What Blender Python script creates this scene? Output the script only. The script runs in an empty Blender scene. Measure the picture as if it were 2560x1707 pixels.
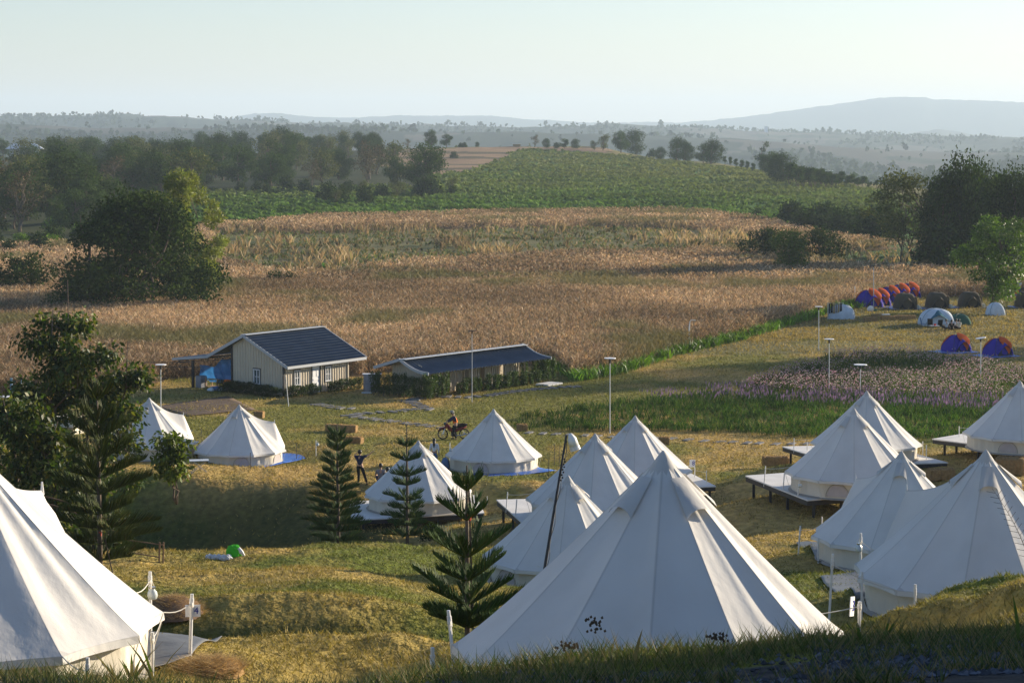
import bpy, math, random
import numpy as np
from mathutils import Vector, Matrix
R = math.radians
SC = bpy.context.scene
COL = SC.collection

# ------------------------------------------------------------------ camera
CAMZ = 18.0; F = 5447.0; PITCH = math.atan(528.0 / F)
CP, SP = math.cos(PITCH), math.sin(PITCH)
cd = bpy.data.cameras.new('camera'); cam = bpy.data.objects.new('camera', cd); COL.objects.link(cam)
cam.location = (0, 0, CAMZ); cam.rotation_euler = (R(90) - PITCH, 0, 0)
cd.sensor_width = 36; cd.lens = F / 2560 * 36; cd.clip_start = 0.3; cd.clip_end = 40000
SC.camera = cam
# ------------------------------------------------------------------ world, sun, exposure
HAZE = .000122
SUN_AZ, SUN_EL = 58.0, 13.5            # azimuth measured from straight ahead towards the right
wd = bpy.data.worlds.new('World'); SC.world = wd; wd.use_nodes = True
nt = wd.node_tree; nt.nodes.clear()
sky = nt.nodes.new('ShaderNodeTexSky'); sky.sky_type = 'NISHITA'; sky.sun_disc = False
sky.sun_elevation = R(SUN_EL); sky.sun_rotation = R(SUN_AZ); sky.air_density = 1.0; sky.dust_density = 0.4; sky.ozone_density = 3.2
bg = nt.nodes.new('ShaderNodeBackground'); bg.inputs[1].default_value = 0.09
wo = nt.nodes.new('ShaderNodeOutputWorld')
tn = nt.nodes.new('ShaderNodeMix'); tn.data_type = 'RGBA'; tn.blend_type = 'MULTIPLY'; tn.inputs[0].default_value = 1; tn.inputs[7].default_value = (1.02, .922, .945, 1)
nt.links.new(sky.outputs[0], tn.inputs[6]); nt.links.new(tn.outputs[2], bg.inputs[0]); nt.links.new(bg.outputs[0], wo.inputs[0])
sl = bpy.data.lights.new('sun', 'SUN'); sl.energy = 5.0; sl.angle = R(0.6); sl.color = (1.0, 0.86, 0.66)
sun = bpy.data.objects.new('sun', sl); COL.objects.link(sun)
SDIR = Vector((math.sin(R(SUN_AZ)) * math.cos(R(SUN_EL)), math.cos(R(SUN_AZ)) * math.cos(R(SUN_EL)), math.sin(R(SUN_EL))))
sun.rotation_euler = SDIR.to_track_quat('Z', 'Y').to_euler()
sun.location = SDIR * 400
SC.view_settings.view_transform = 'Standard'; SC.view_settings.look = 'None'
SC.view_settings.exposure = 1.08; SC.view_settings.gamma = 1.0
SC.render.engine = 'CYCLES'
SC.cycles.volume_bounces = 1; SC.cycles.max_bounces = 8; SC.cycles.transparent_max_bounces = 12
SC.cycles.volume_step_rate = 1.0
SC.cycles.use_denoising = True

# ------------------------------------------------------------------ picture <-> place
def ray(px, py):
    dx = (px - 1280) / F; dy = (853.5 - py) / F
    return np.array([dx, CP + dy * SP, -SP + dy * CP])
def at_y(px, py, y):
    d = ray(px, py); s = y / d[1]; return Vector((d[0] * s, y, CAMZ + d[2] * s))
def on_z(px, py, z):
    d = ray(px, py); s = (z - CAMZ) / d[2]; return Vector((d[0] * s, d[1] * s, z))
def proj(x, y, z):
    zz = z - CAMZ; dep = y * CP - zz * SP; up = y * SP + zz * CP
    dep = np.maximum(dep, 0.5) if isinstance(dep, np.ndarray) else max(dep, 0.5)
    return 1280 + F * x / dep, 853.5 - F * up / dep


# ------------------------------------------------------------------ where the bell tents stand: peak seen in the picture, half width, door azimuth
TENTS = [  # label, peak x, peak y, half width in pixels, door azimuth, on a deck, key
 ('nearest left bell tent cut off by the left edge of the photo', -104, 1088, 500, 19, 0, 'T1'),
 ('largest white bell tent filling the lower middle', 1658, 1133, 536, 8, 0, 'T2'),
 ('bell tent half hidden by the largest one at its left', 1420, 1190, 216, 8, 0, 'T3'),
 ('bell tent with a deck corner showing at its left side', 1488, 1085, 174, 6, 1, 'T4'),
 ('bell tent right behind the peak of the largest one', 1588, 1040, 144, 4, 1, 'T5'),
 ('bell tent on blue tarp in the middle of the lawn', 1234, 1023, 121, 2, 0, 'T6'),
 ('bell tent seen through the two slender tiered pines', 1046, 1102, 139, 12, 1, 'T7'),
 ('bell tent on blue tarp below the blue roofed house', 598, 1012, 118, 66, 0, 'T8'),
 ('bell tent partly hidden by the big leaved tree on the left', 373, 995, 118, 58, 0, 'T9'),
 ('bell tent farther back on the pair of right hand decks', 2167, 978, 138, 10, 1, 'T10'),
 ('bell tent nearer on the dark framed right hand deck', 2135, 1022, 170, 8, 1, 'T11'),
 ('bell tent with its door ridge sloping to the left', 2254, 1130, 224, -31, 0, 'T12'),
 ('big right hand bell tent behind the grassy mound', 2465, 1128, 328, -39, 0, 'T13'),
 ('bell tent on the high deck cut off by the right edge', 2550, 953, 139, 10, 1, 'T14'),
]
TB = {}
for T in TENTS:
    dep = F * 2.55 / T[3]; d = ray(T[1], T[2]); TB[T[0]] = Vector((d[0] * dep, d[1] * dep, CAMZ + d[2] * dep - 3.1))
PADS = [(TB[T[0]].x, TB[T[0]].y, TB[T[0]].z - .02, 2.75, 4.6 if T[6] not in ('T6','T8','T9') else 6.5) for T in TENTS if not T[5]] + [(TB[T[0]].x, TB[T[0]].y, TB[T[0]].z - (.5 if T[6] == 'T7' else .72), 3.6, 7.5) for T in TENTS if T[5]]

# ------------------------------------------------------------------ noise
def _h(ix, iy, seed):
    n = (ix.astype(np.int64) * 374761393 + iy.astype(np.int64) * 668265263 + seed * 1274126177) & 0xffffffff
    n = ((n ^ (n >> 13)) * 1274126177) & 0xffffffff
    return ((n ^ (n >> 16)) & 0xffff) / 65535.0
def vnoise(x, y, seed=0):
    x = np.asarray(x, float); y = np.asarray(y, float)
    ix = np.floor(x); iy = np.floor(y); fx = x - ix; fy = y - iy
    fx = fx * fx * (3 - 2 * fx); fy = fy * fy * (3 - 2 * fy)
    a = _h(ix, iy, seed); b = _h(ix + 1, iy, seed); c = _h(ix, iy + 1, seed); d = _h(ix + 1, iy + 1, seed)
    return (a * (1 - fx) + b * fx) * (1 - fy) + (c * (1 - fx) + d * fx) * fy
def fbm(x, y, seed=0, o=4):
    s = 0; a = 0.5; t = 0
    for i in range(o):
        s = s + a * vnoise(x * 2 ** i + i * 17.3, y * 2 ** i - i * 9.1, seed + i); t += a; a *= 0.5
    return s / t
def sstep(a, b, v):
    u = np.clip((v - a) / (b - a), 0, 1); return u * u * (3 - 2 * u)

# ------------------------------------------------------------------ terrain height
K = 1.459
PROF = {
 -600: [(-8,16.6),(4,16.3),(8.5,14.9),(10.4,14.2),(11.8,12.2),(13.5,11.0),(18,10.7),(22,10.2),(26,8.8),(30,7.8),(36,6.2),(42,5.2),(47,4.6),(51,3.2),(55,1.4),(62,0.6),(70,.7),(78,.8),(90,.4),(110,0),(150,-.3),(200,-.5),(260,0),(330,.8),(420,2),(560,4),(700,4),(900,-6),(1400,-24),(2000,-32)],
  150: [(-8,16.6),(4,16.3),(8.5,14.74),(10.2,14.2),(11.4,12.2),(13.2,10.9),(18,10.6),(21.5,10.5),(22.6,9.2),(24.5,7.4),(27,7.0),(29.5,8.0),(31,8.1),(36,6.2),(42,5.5),(47,4.6),(51,2.0),(56,-1.5),(62,-2.8),(67.5,-2.6),(73,.9),(78,.8),(90,.4),(110,0),(150,-.3),(200,-.5),(260,0),(330,.8),(420,2),(560,4),(700,4),(900,-6),(1400,-24),(2000,-32)],
  480: [(-8,16.6),(4,16.3),(8.5,14.7),(10.3,14.05),(11.6,12.2),(13.4,11),(18,10.7),(21.7,10.6),(22.6,9.2),(24,7.3),(27,6.9),(29.2,8.2),(30.2,8.45),(36,6.6),(43,5.2),(47.5,4.5),(49.5,2.6),(54,-1.0),(61,-2.8),(67.3,-2.6),(72.5,1.0),(80,.8),(90,.4),(110,0),(150,-.3),(200,-.4),(260,.2),(330,1.2),(420,2.5),(560,5.5),(680,7),(900,-6),(1400,-25),(2000,-32)],
  800: [(-8,16.6),(4,16.3),(8.5,14.7),(10.4,14.0),(11.8,12.2),(13.6,11),(18,10.8),(21.7,10.6),(22.8,9.0),(24,7.2),(27,6.9),(29.2,8.2),(30.2,8.45),(36,6.9),(43,5.3),(50,4.1),(52,2.6),(55,.2),(61,-1.6),(66.5,-1.5),(70.5,.9),(78,.6),(90,.2),(110,0),(150,-.3),(200,-.3),(260,.3),(310,1),(350,1.6),(440,3.2),(560,6.7),(650,9),(900,-6),(1400,-25),(2000,-32)],
 1150: [(-8,16.6),(4,16.3),(8.5,14.74),(10.5,14.1),(12.0,12.1),(14,11),(20,10.85),(21.7,10.5),(23,9.0),(24.5,7.6),(27,7.2),(29.2,7.9),(30.2,8.1),(36,6.4),(43,5.0),(50,3.9),(56,2.8),(62,1.5),(70,.9),(78,.6),(90,.1),(110,0),(150,-.2),(200,-.2),(260,.3),(310,.8),(350,1.6),(440,3.4),(560,6.9),(650,10.6),(720,9.5),(900,-6),(1400,-25),(2000,-32)],
 1450: [(-8,16.6),(4,16.3),(8.5,14.78),(10.6,14.15),(12.2,12.2),(14,11),(20,10.9),(22,10.1),(26,8.6),(30,7.5),(36,6.1),(43,4.8),(50,3.8),(56,3.0),(62,2.2),(70,1.2),(78,.6),(90,.1),(110,0),(150,-.2),(200,-.2),(260,.2),(310,.6),(350,1.5),(440,3.2),(560,6.7),(650,10.9),(720,9.8),(900,-8),(1400,-26),(2000,-32)],
 1750: [(-8,16.6),(4,16.3),(8.5,14.8),(10.7,14.2),(12.2,12.3),(14,11.1),(20,10.8),(22,10.1),(26,8.7),(30,7.7),(36,6.4),(43,5.2),(50,4.1),(56,3.2),(62,2.3),(70,1.4),(78,.7),(90,.1),(110,0),(150,-.2),(200,-.2),(260,.2),(310,.6),(350,1.4),(440,3.0),(540,5.6),(590,5.6),(640,3.4),(900,-14),(1400,-28),(2000,-33)],
 2100: [(-8,16.6),(4,16.3),(8.5,14.85),(10.8,14.3),(12.4,13.0),(14.5,12.0),(18,11.5),(21,10.9),(24,9.5),(28,8.6),(34,7.3),(41,5.9),(47,4.9),(54,3.6),(60,2.8),(67,1.9),(76,1.1),(85,.5),(110,0),(150,0),(200,0),(260,-.2),(310,.1),(350,.8),(400,1.7),(450,2.2),(500,0.4),(700,-13),(1400,-30),(2000,-34)],
 2560: [(-8,16.6),(4,16.3),(8.5,14.9),(10.8,14.35),(12.5,13.6),(15,13.0),(18,12.5),(20.3,11.95),(22.3,10.6),(24.5,9.3),(28,8.8),(34,7.4),(41,5.9),(47,4.9),(54,3.7),(60,2.9),(67,2.0),(76,1.3),(85,.6),(110,0),(150,0),(200,0),(260,-.3),(330,0),(420,-.5),(600,-10),(900,-20),(1400,-31),(2000,-34)],
 3300: [(-8,16.6),(4,16.3),(8.5,15),(10.8,14.5),(12.5,13.9),(15,13.2),(18,12.6),(20.8,12.0),(24,10.4),(26,9.6),(28,9.0),(34,7.6),(41,6.0),(47,5.0),(54,3.8),(60,3.0),(67,2.1),(76,1.4),(85,.7),(110,0),(150,0),(200,0),(260,-.3),(330,0),(420,-1),(600,-12),(900,-22),(1400,-32),(2000,-34)],
}
PX = np.array(sorted(PROF)); 
def tab(d, px):
    a = np.array(sorted(d)); return np.interp(px, a, np.array([d[k] for k in a], float))
RIDGES = [  # distance, half depth, top line in the picture
 (4500, 800, {-900:285,-300:288,0:292,150:293,300:289,450:295,600:302,750:308,900:313,1100:317,1300:319,1450:314,1530:309,1600:315,1750:320,2000:331,2300:341,2800:345}),
 (2900, 420, {-900:312,-300:314,0:317,250:325,450:327,700:331,950:333,1200:336,1500:338,1750:344,1950:352,2100:368,2300:380,2800:385}),
 (7600, 700, {-900:340,2120:352,2200:344,2270:334,2340:322,2400:330,2460:342,2560:350,2800:352}),
 (10800, 1200, {-900:310,300:312,560:308,600:292,640:285,700:284,780:293,880:297,930:292,990:290,1230:290,1290:297,1400:303,1520:309,1620:305,1700:307,1780:301,1850:293,1950:280,2050:266,2150:251,2230:243,2300:244,2330:250,2420:251,2560:257,2800:262,3100:290,3600:300}),
]
def zbase(x, y):
    x = np.asarray(x, float); y = np.asarray(y, float)
    yy = np.maximum(y, 12.0)
    px = 1280 + F * x / yy
    ro = y / K
    cols = []
    for k in PX:
        p = PROF[int(k)]; cols.append(np.interp(ro, [a for a, b in p], [b for a, b in p]))
    cols = np.stack(cols)
    i = np.clip(np.searchsorted(PX, px) - 1, 0, len(PX) - 2)
    f = np.clip((px - PX[i]) / (PX[i + 1] - PX[i]), 0, 1); f = f * f * (3 - 2 * f)
    ii = tuple(np.indices(i.shape)) if i.ndim else ()
    if i.ndim:
        z = np.take_along_axis(cols, i[None], 0)[0] * (1 - f) + np.take_along_axis(cols, i[None] + 1, 0)[0] * f
    else:
        z = cols[i] * (1 - f) + cols[i + 1] * f
    for D, w, tb in RIDGES:
        top = CAMZ + (325 - tab(tb, px)) / F * D
        amp = np.maximum(top + 33, 0)
        z = z + amp * np.exp(-((y - D) / w) ** 2) * sstep(1500, 2300, y)
    return z
def zf(x, y):
    x = np.asarray(x, float); y = np.asarray(y, float)
    z = zbase(x, y)
    near = 1 - sstep(100, 135, y)
    hum = (fbm(x / 2.0, y / 2.6, 5, 3) - .5) * .38 + (fbm(x / .8, y / 1.3, 9, 2) - .5) * .26
    am = .65 + .45 * np.exp(-((y - 31) / 9) ** 2) + .9 * sstep(2.5, 4.5, x) * (1 - sstep(30, 36, y)) + .35 * np.exp(-((y - 98) / 10) ** 2)
    z = z + hum * near * am * sstep(12, 17, y)
    for (px_, py_, pz, r0, r1) in PADS:
        w = 1 - sstep(r0, r1, np.hypot(x - px_, y - py_)); z = z * (1 - w) + pz * w
    z = z + (fbm(x / 14, y / 14, 21, 3) - .5) * 1.0 * sstep(160, 300, y)
    z = z + (fbm(x / 90, y / 160, 31, 4) - .5) * 9 * sstep(1300, 2000, y)
    z = z + (fbm(x / 25, y / 60, 33, 3) - .5) * 8 * sstep(2300, 4000, y)
    return z
def gz(x, y): return float(zf(np.array([x]), np.array([y]))[0])
def ground(px, py, y0=8.0, y1=1500.0):
    d = ray(px, py); s = np.geomspace(y0, y1, 1500) / d[1]
    X = d[0] * s; Y = d[1] * s; Z = CAMZ + d[2] * s
    h = zf(X, Y); k = int(np.argmax(Z < h)) if (Z < h).any() else int(np.argmin(Z - h + (Y < 200) * 99))
    return Vector((X[k], Y[k], h[k]))

# ------------------------------------------------------------------ mesh building
class MB:
    def __init__(s): s.V = []; s.Fc = []; s.C = []; s.M = []; s.n = 0
    def add(s, v, f, c=None, m=0):
        v = np.asarray(v, float).reshape(-1, 3)
        s.V.append(v)
        for q in f: s.Fc.append(tuple(int(i) + s.n for i in q)); s.M.append(m)
        s.C.append(np.tile(np.array(c if c is not None else (1, 1, 1), float), (len(v), 1)) if (c is None or np.ndim(c) == 1) else np.asarray(c, float))
        s.n += len(v); return s
    def box(s, c, d, rz=0, m=0, tilt=None, taper=1.0):
        x, y, z = [a / 2 for a in d]; t = taper
        v = np.array([(-x,-y,-z),(x,-y,-z),(x,y,-z),(-x,y,-z),(-x*t,-y*t,z),(x*t,-y*t,z),(x*t,y*t,z),(-x*t,y*t,z)])
        if tilt is not None: v = v @ np.array(tilt).T
        ca, sa = math.cos(rz), math.sin(rz)
        v = np.stack([v[:,0]*ca - v[:,1]*sa, v[:,0]*sa + v[:,1]*ca, v[:,2]], 1) + np.array(c)
        return s.add(v, [(0,3,2,1),(4,5,6,7),(0,1,5,4),(1,2,6,5),(2,3,7,6),(3,0,4,7)], m=m)
    def tube(s, pts, rad, n=6, m=0, caps=True, c=None):
        pts = [np.array(p, float) for p in pts]; k = len(pts)
        if not hasattr(rad, '__len__'): rad = [rad] * k
        vs = []; ref = None
        for i in range(k):
            t = pts[min(i + 1, k - 1)] - pts[max(i - 1, 0)]; t = t / (np.linalg.norm(t) + 1e-9)
            if ref is None:
                ref = np.cross(t, (0, 0, 1.0)) if abs(t[2]) < .9 else np.cross(t, (1.0, 0, 0))
            a = ref - t * np.dot(ref, t); a /= np.linalg.norm(a) + 1e-9; b = np.cross(t, a); ref = a
            for j in range(n):
                an = 2 * math.pi * j / n; vs.append(pts[i] + (a * math.cos(an) + b * math.sin(an)) * rad[i])
        f = [(i*n + j, i*n + (j+1) % n, (i+1)*n + (j+1) % n, (i+1)*n + j) for i in range(k-1) for j in range(n)]
        if caps: f += [tuple(range(n - 1, -1, -1)), tuple((k-1)*n + j for j in range(n))]
        return s.add(vs, f, m=m, c=c)
    def cyl(s, c, r, h, n=24, m=0, r2=None):
        return s.tube([(c[0], c[1], c[2]), (c[0], c[1], c[2] + h)], [r, r if r2 is None else r2], n, m)
    def prism(s, poly, z0, z1, m=0):
        k = len(poly); v = [(p[0], p[1], z0) for p in poly] + [(p[0], p[1], z1) for p in poly]
        f = [tuple(range(k - 1, -1, -1)), tuple(range(k, 2 * k))] + [(i, (i+1) % k, k + (i+1) % k, k + i) for i in range(k)]
        return s.add(v, f, m=m)
    def ball(s, c, r, n=10, k=6, m=0, jit=0, rng=None, sq=(1,1,1)):
        vs = [(0, 0, 1)]; 
        for i in range(1, k):
            a = math.pi * i / k
            for j in range(n): b = 2 * math.pi * j / n; vs.append((math.sin(a)*math.cos(b), math.sin(a)*math.sin(b), math.cos(a)))
        vs.append((0, 0, -1)); vs = np.array(vs) * np.array(sq) * r
        if jit: vs = vs * (1 + (rng.random((len(vs), 1)) - .5) * jit)
        f = [(0, 1 + j, 1 + (j+1) % n) for j in range(n)]
        for i in range(k - 2): f += [(1+i*n+j, 1+(i+1)*n+j, 1+(i+1)*n+(j+1) % n, 1+i*n+(j+1) % n) for j in range(n)]
        L = len(vs) - 1; f += [(L, 1+(k-2)*n+(j+1) % n, 1+(k-2)*n+j) for j in range(n)]
        return s.add(vs + np.array(c), f, m=m)
    def build(s, name, mats, parent=None, smooth=False):
        if not isinstance(mats, (list, tuple)): mats = [mats]
        me = bpy.data.meshes.new(name)
        me.from_pydata(np.concatenate(s.V).tolist(), [], s.Fc); 
        for m in mats: me.materials.append(m)
        if len(mats) > 1: me.polygons.foreach_set('material_index', s.M)
        ca = me.color_attributes.new('Col', 'FLOAT_COLOR', 'POINT')
        c = np.concatenate(s.C); ca.data.foreach_set('color', np.concatenate([c, np.ones((len(c), 1))], 1).ravel())
        if smooth: me.polygons.foreach_set('use_smooth', [True] * len(me.polygons))
        me.update(); return link(name, me, parent)
def link(name, data, parent=None):
    o = bpy.data.objects.new(name, data); COL.objects.link(o)
    if parent is not None: o.parent = parent
    return o
def fastmesh(name, V, n, mat, C=None, parent=None, smooth=False):
    """V: (faces*n, 3) vertices, each run of n makes one face."""
    me = bpy.data.meshes.new(name); nf = len(V) // n
    me.vertices.add(len(V)); me.vertices.foreach_set('co', np.asarray(V, np.float32).ravel())
    me.loops.add(len(V)); me.loops.foreach_set('vertex_index', np.arange(len(V), dtype=np.int32))
    me.polygons.add(nf); me.polygons.foreach_set('loop_start', np.arange(0, len(V), n, dtype=np.int32))
    me.update(calc_edges=True); me.materials.append(mat)
    if C is not None:
        ca = me.color_attributes.new('Col', 'FLOAT_COLOR', 'POINT')
        ca.data.foreach_set('color', np.concatenate([C, np.ones((len(C), 1))], 1).astype(np.float32).ravel())
    return link(name, me, parent)
def thing(name, label, cat, loc=(0,0,0), rz=0, group=None, sc=1.0):
    o = bpy.data.objects.new(name, None); COL.objects.link(o); o.location = loc; o.rotation_euler = (0, 0, rz)
    o.empty_display_size = .2; o.scale = (sc, sc, sc)
    return tag(o, label, cat, group)
def tag(o, label=None, cat=None, group=None, kind=None):
    if label: o['label'] = label
    if cat: o['category'] = cat
    if group: o['group'] = group
    if kind: o['kind'] = kind
    return o
def dup(root, loc, rz=0, label=None, group=None, sc=None):
    r = root.copy(); COL.objects.link(r); r.location = loc; r.rotation_euler = (0, 0, rz)
    if sc is not None: r.scale = sc if hasattr(sc, '__len__') else (sc, sc, sc)
    if label: r['label'] = label
    if group: r['group'] = group
    for ch in list(root.children):
        c = ch.copy(); COL.objects.link(c); c.parent = r
        for g in list(ch.children):
            d = g.copy(); COL.objects.link(d); d.parent = c
    return r

# ------------------------------------------------------------------ materials
def mat(name, col=(.5,.5,.5), rough=.7, spec=.3, metal=0, nscale=0, namt=0, bump=0, bscale=None, bdist=.02, trans=0, tcol=None, vcol=False, alpha=None, seam=False, coord='Object', stretch=None, wave=None):
    m = bpy.data.materials.new(name); m.use_nodes = True; t = m.node_tree; N = t.nodes; L = t.links
    b = N['Principled BSDF']; b.inputs['Roughness'].default_value = rough
    b.inputs['Specular IOR Level'].default_value = spec; b.inputs['Metallic'].default_value = metal
    tc = N.new('ShaderNodeTexCoord'); src = tc.outputs[coord]
    if stretch:
        mp = N.new('ShaderNodeMapping'); mp.inputs['Scale'].default_value = stretch; L.new(src, mp.inputs[0]); src = mp.outputs[0]
    rgb = N.new('ShaderNodeRGB'); rgb.outputs[0].default_value = (*col, 1); c = rgb.outputs[0]
    if vcol:
        at = N.new('ShaderNodeAttribute'); at.attribute_name = 'Col'
        mx = N.new('ShaderNodeMix'); mx.data_type = 'RGBA'; mx.blend_type = 'MULTIPLY'; mx.inputs[0].default_value = 1
        L.new(c, mx.inputs[6]); L.new(at.outputs[0], mx.inputs[7]); c = mx.outputs[2]
    if namt:
        nz = N.new('ShaderNodeTexNoise'); nz.inputs['Scale'].default_value = nscale; nz.inputs['Detail'].default_value = 6
        L.new(src, nz.inputs['Vector'])
        mr = N.new('ShaderNodeMapRange'); mr.inputs[1].default_value = .25; mr.inputs[2].default_value = .75
        mr.inputs[3].default_value = 1 - namt; mr.inputs[4].default_value = 1 + namt; L.new(nz.outputs[0], mr.inputs[0])
        mx = N.new('ShaderNodeVectorMath'); mx.operation = 'SCALE'; L.new(c, mx.inputs[0]); L.new(mr.outputs[0], mx.inputs['Scale']); c = mx.outputs[0]
    if seam:
        at = N.new('ShaderNodeAttribute'); at.attribute_name = 'seamd'
        mr = N.new('ShaderNodeMapRange'); mr.inputs[1].default_value = .006; mr.inputs[2].default_value = .022
        mr.inputs[3].default_value = .80; mr.inputs[4].default_value = 1; L.new(at.outputs['Fac'], mr.inputs[0])
        mx = N.new('ShaderNodeVectorMath'); mx.operation = 'SCALE'; L.new(c, mx.inputs[0]); L.new(mr.outputs[0], mx.inputs['Scale']); c = mx.outputs[0]
    L.new(c, b.inputs['Base Color'])
    hs = None
    if bump:
        nz = N.new('ShaderNodeTexNoise'); nz.inputs['Scale'].default_value = bscale or nscale or 5; nz.inputs['Detail'].default_value = 5
        L.new(src, nz.inputs['Vector']); hs = nz.outputs[0]
    if wave:
        wv = N.new('ShaderNodeTexWave'); wv.inputs['Scale'].default_value = wave[0]; wv.bands_direction = wave[1]
        L.new(tc.outputs[coord], wv.inputs['Vector']); hs = wv.outputs[0]; bump = wave[2]
    if hs is not None:
        bp = N.new('ShaderNodeBump'); bp.inputs['Strength'].default_value = bump; bp.inputs['Distance'].default_value = bdist
        L.new(hs, bp.inputs['Height']); L.new(bp.outputs[0], b.inputs['Normal'])
    if trans:
        out = N['Material Output']; tr = N.new('ShaderNodeBsdfTranslucent'); ms = N.new('ShaderNodeMixShader'); ms.inputs[0].default_value = trans
        if tcol:
            mx = N.new('ShaderNodeMix'); mx.data_type = 'RGBA'; mx.blend_type = 'MULTIPLY'; mx.inputs[0].default_value = 1
            L.new(c, mx.inputs[6]); mx.inputs[7].default_value = (*tcol, 1); L.new(mx.outputs[2], tr.inputs[0])
        else: L.new(c, tr.inputs[0])
        L.new(b.outputs[0], ms.inputs[1]); L.new(tr.outputs[0], ms.inputs[2]); L.new(ms.outputs[0], out.inputs[0])
    m['x'] = 0
    return m
M = {}
M['ground'] = mat('ground', (1,1,1), .95, .1, nscale=3.2, namt=.45, bump=1.0, bscale=5, bdist=.16, vcol=True, stretch=(1, .7, 1))
M['grass'] = mat('grass_blades', (1,1,1), .7, .25, vcol=True, trans=.25, tcol=(1.1, 1.15, .6))
M['leaf'] = mat('leaf', (1,1,1), .5, .22, vcol=True, trans=.28, tcol=(1.3, 1.5, .4))
M['leaf_far'] = mat('leaf_far', (1,1,1), .85, .08, vcol=True, trans=.2, tcol=(1.2, 1.3, .5))
M['dry'] = mat('dry_maize', (1,1,1), .75, .2, vcol=True, trans=.3, tcol=(1.1, .95, .7))
M['needle'] = mat('needle', (.055,.105,.025), .6, .2, vcol=True, trans=.15, tcol=(1.3, 1.4, .4))
M['bark'] = mat('bark', (.13,.10,.075), .9, .1, nscale=8, namt=.4, bump=.5, bscale=14)
M['palebark'] = mat('pale_bark', (.15,.125,.095), .9, .1, nscale=8, namt=.3, bump=.4, bscale=14)
M['canvas'] = mat('canvas', (.71,.69,.65), .85, .15, nscale=.9, namt=.09, bump=.45, bscale=1.7, bdist=.06, trans=.10, seam=True, stretch=(1.3, 1.3, .4))
M['canvas_wall'] = mat('canvas_wall', (.68,.63,.53), .9, .1, nscale=1.5, namt=.09, bump=.6, bscale=3.0, bdist=.07, trans=.10, stretch=(1.2, 1.2, .5))
M['mesh_window'] = mat('mesh_window', (.50,.44,.42), .9, .1, nscale=4, namt=.1)
M['seamtape'] = mat('seam_tape', (.36,.33,.29), .9, .1)
M['pvc'] = mat('white_pipe', (.72,.71,.68), .45, .4, nscale=6, namt=.12)
M['petal'] = mat('petal', (1,1,1), .8, .1, vcol=True, trans=.3)
M['rope'] = mat('rope', (.66,.63,.56), .9, .1)
M['steel'] = mat('dark_steel', (.025,.025,.028), .55, .4, nscale=5, namt=.3)
M['board'] = mat('cement_board', (.70,.68,.64), .8, .2, nscale=1.2, namt=.10, bump=.1, bscale=6)
M['bluetarp'] = mat('blue_tarp', (.03,.12,.45), .4, .5, nscale=2, namt=.2, bump=.7, bscale=1.6, bdist=.08)
M['greytarp'] = mat('grey_tarp', (.11,.11,.11), .5, .4, nscale=2, namt=.2, bump=.6, bscale=3, bdist=.04)
M['straw'] = mat('straw', (.30,.19,.085), .95, .1, vcol=True, nscale=9, namt=.3, bump=.8, bscale=30, bdist=.03)
M['siding'] = mat('tan_siding', (.54,.47,.36), .55, .35, nscale=1.5, namt=.06)
M['roofblue'] = mat('blue_roof_sheet', (.055,.075,.105), .45, .4, nscale=1.2, namt=.2)
M['trimgrey'] = mat('grey_trim', (.42,.44,.46), .5, .4)
M['white'] = mat('white_paint', (.78,.78,.78), .5, .35, nscale=3, namt=.05)
M['glass'] = mat('dark_glass', (.03,.07,.08), .12, .6)
M['wood'] = mat('weathered_wood', (.17,.11,.07), .85, .15, nscale=6, namt=.35, bump=.3, bscale=20)
M['palewood'] = mat('pale_wood', (.42,.28,.16), .8, .2, nscale=6, namt=.25)
M['stone'] = mat('paving_stone', (.19,.185,.18), .9, .15, nscale=3, namt=.3, bump=.4, bscale=12)
M['gravel'] = mat('gravel', (.16,.19,.24), .9, .15, vcol=True)
M['skin'] = mat('skin', (.42,.25,.17), .6, .3)
M['hair'] = mat('black_hair', (.012,.010,.010), .5, .4)
def cloth(name, col, **k): M[name] = mat(name, col, .85, .15, nscale=3, namt=.12, bump=.3, bscale=6, **k)
cloth('navy', (.02,.025,.06)); cloth('black', (.012,.012,.014)); cloth('orange', (.85,.20,.02)); cloth('denim', (.05,.10,.20)); cloth('whitecloth', (.70,.70,.72)); cloth('greycloth', (.22,.21,.22)); cloth('hatcloth', (.24,.24,.22)); cloth('jeans', (.08,.16,.30))
cloth('purple', (.055,.035,.36), trans=.12); cloth('tentorange', (.62,.10,.02), trans=.15); cloth('khaki', (.085,.07,.05)); cloth('khakilight', (.36,.27,.15)); cloth('silver', (.60,.66,.72), trans=.1); cloth('teal', (.03,.13,.17)); cloth('green', (.03,.10,.07)); cloth('cream', (.66,.62,.50))
cloth('limebag', (.10,.55,.05), trans=.3); cloth('red', (.50,.04,.03)); M['rubber'] = mat('rubber', (.015,.015,.015), .7, .3); M['chrome'] = mat('chrome', (.6,.6,.6), .25, .5, metal=1)
M['motored'] = mat('dark_red_paint', (.16,.01,.015), .3, .5); M['plasticbag'] = mat('plastic_bag', (.75,.76,.78), .4, .4, bump=.8, bscale=9, trans=.2); M['bluepaint'] = mat('blue_writing', (.02,.03,.30), .6, .2); M['ribbon'] = mat('red_ribbon', (.55,.08,.05), .7, .2); M['drum'] = mat('grey_cement', (.24,.25,.28), .9, .1, nscale=2, namt=.3)
M['pvcblue'] = mat('blue_pipe', (.12,.24,.36), .5, .4); M['jar'] = mat('jar_glass', (.55,.60,.58), .15, .6); M['disc'] = mat('lamp_disc', (.75,.75,.74), .6, .3)
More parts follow.
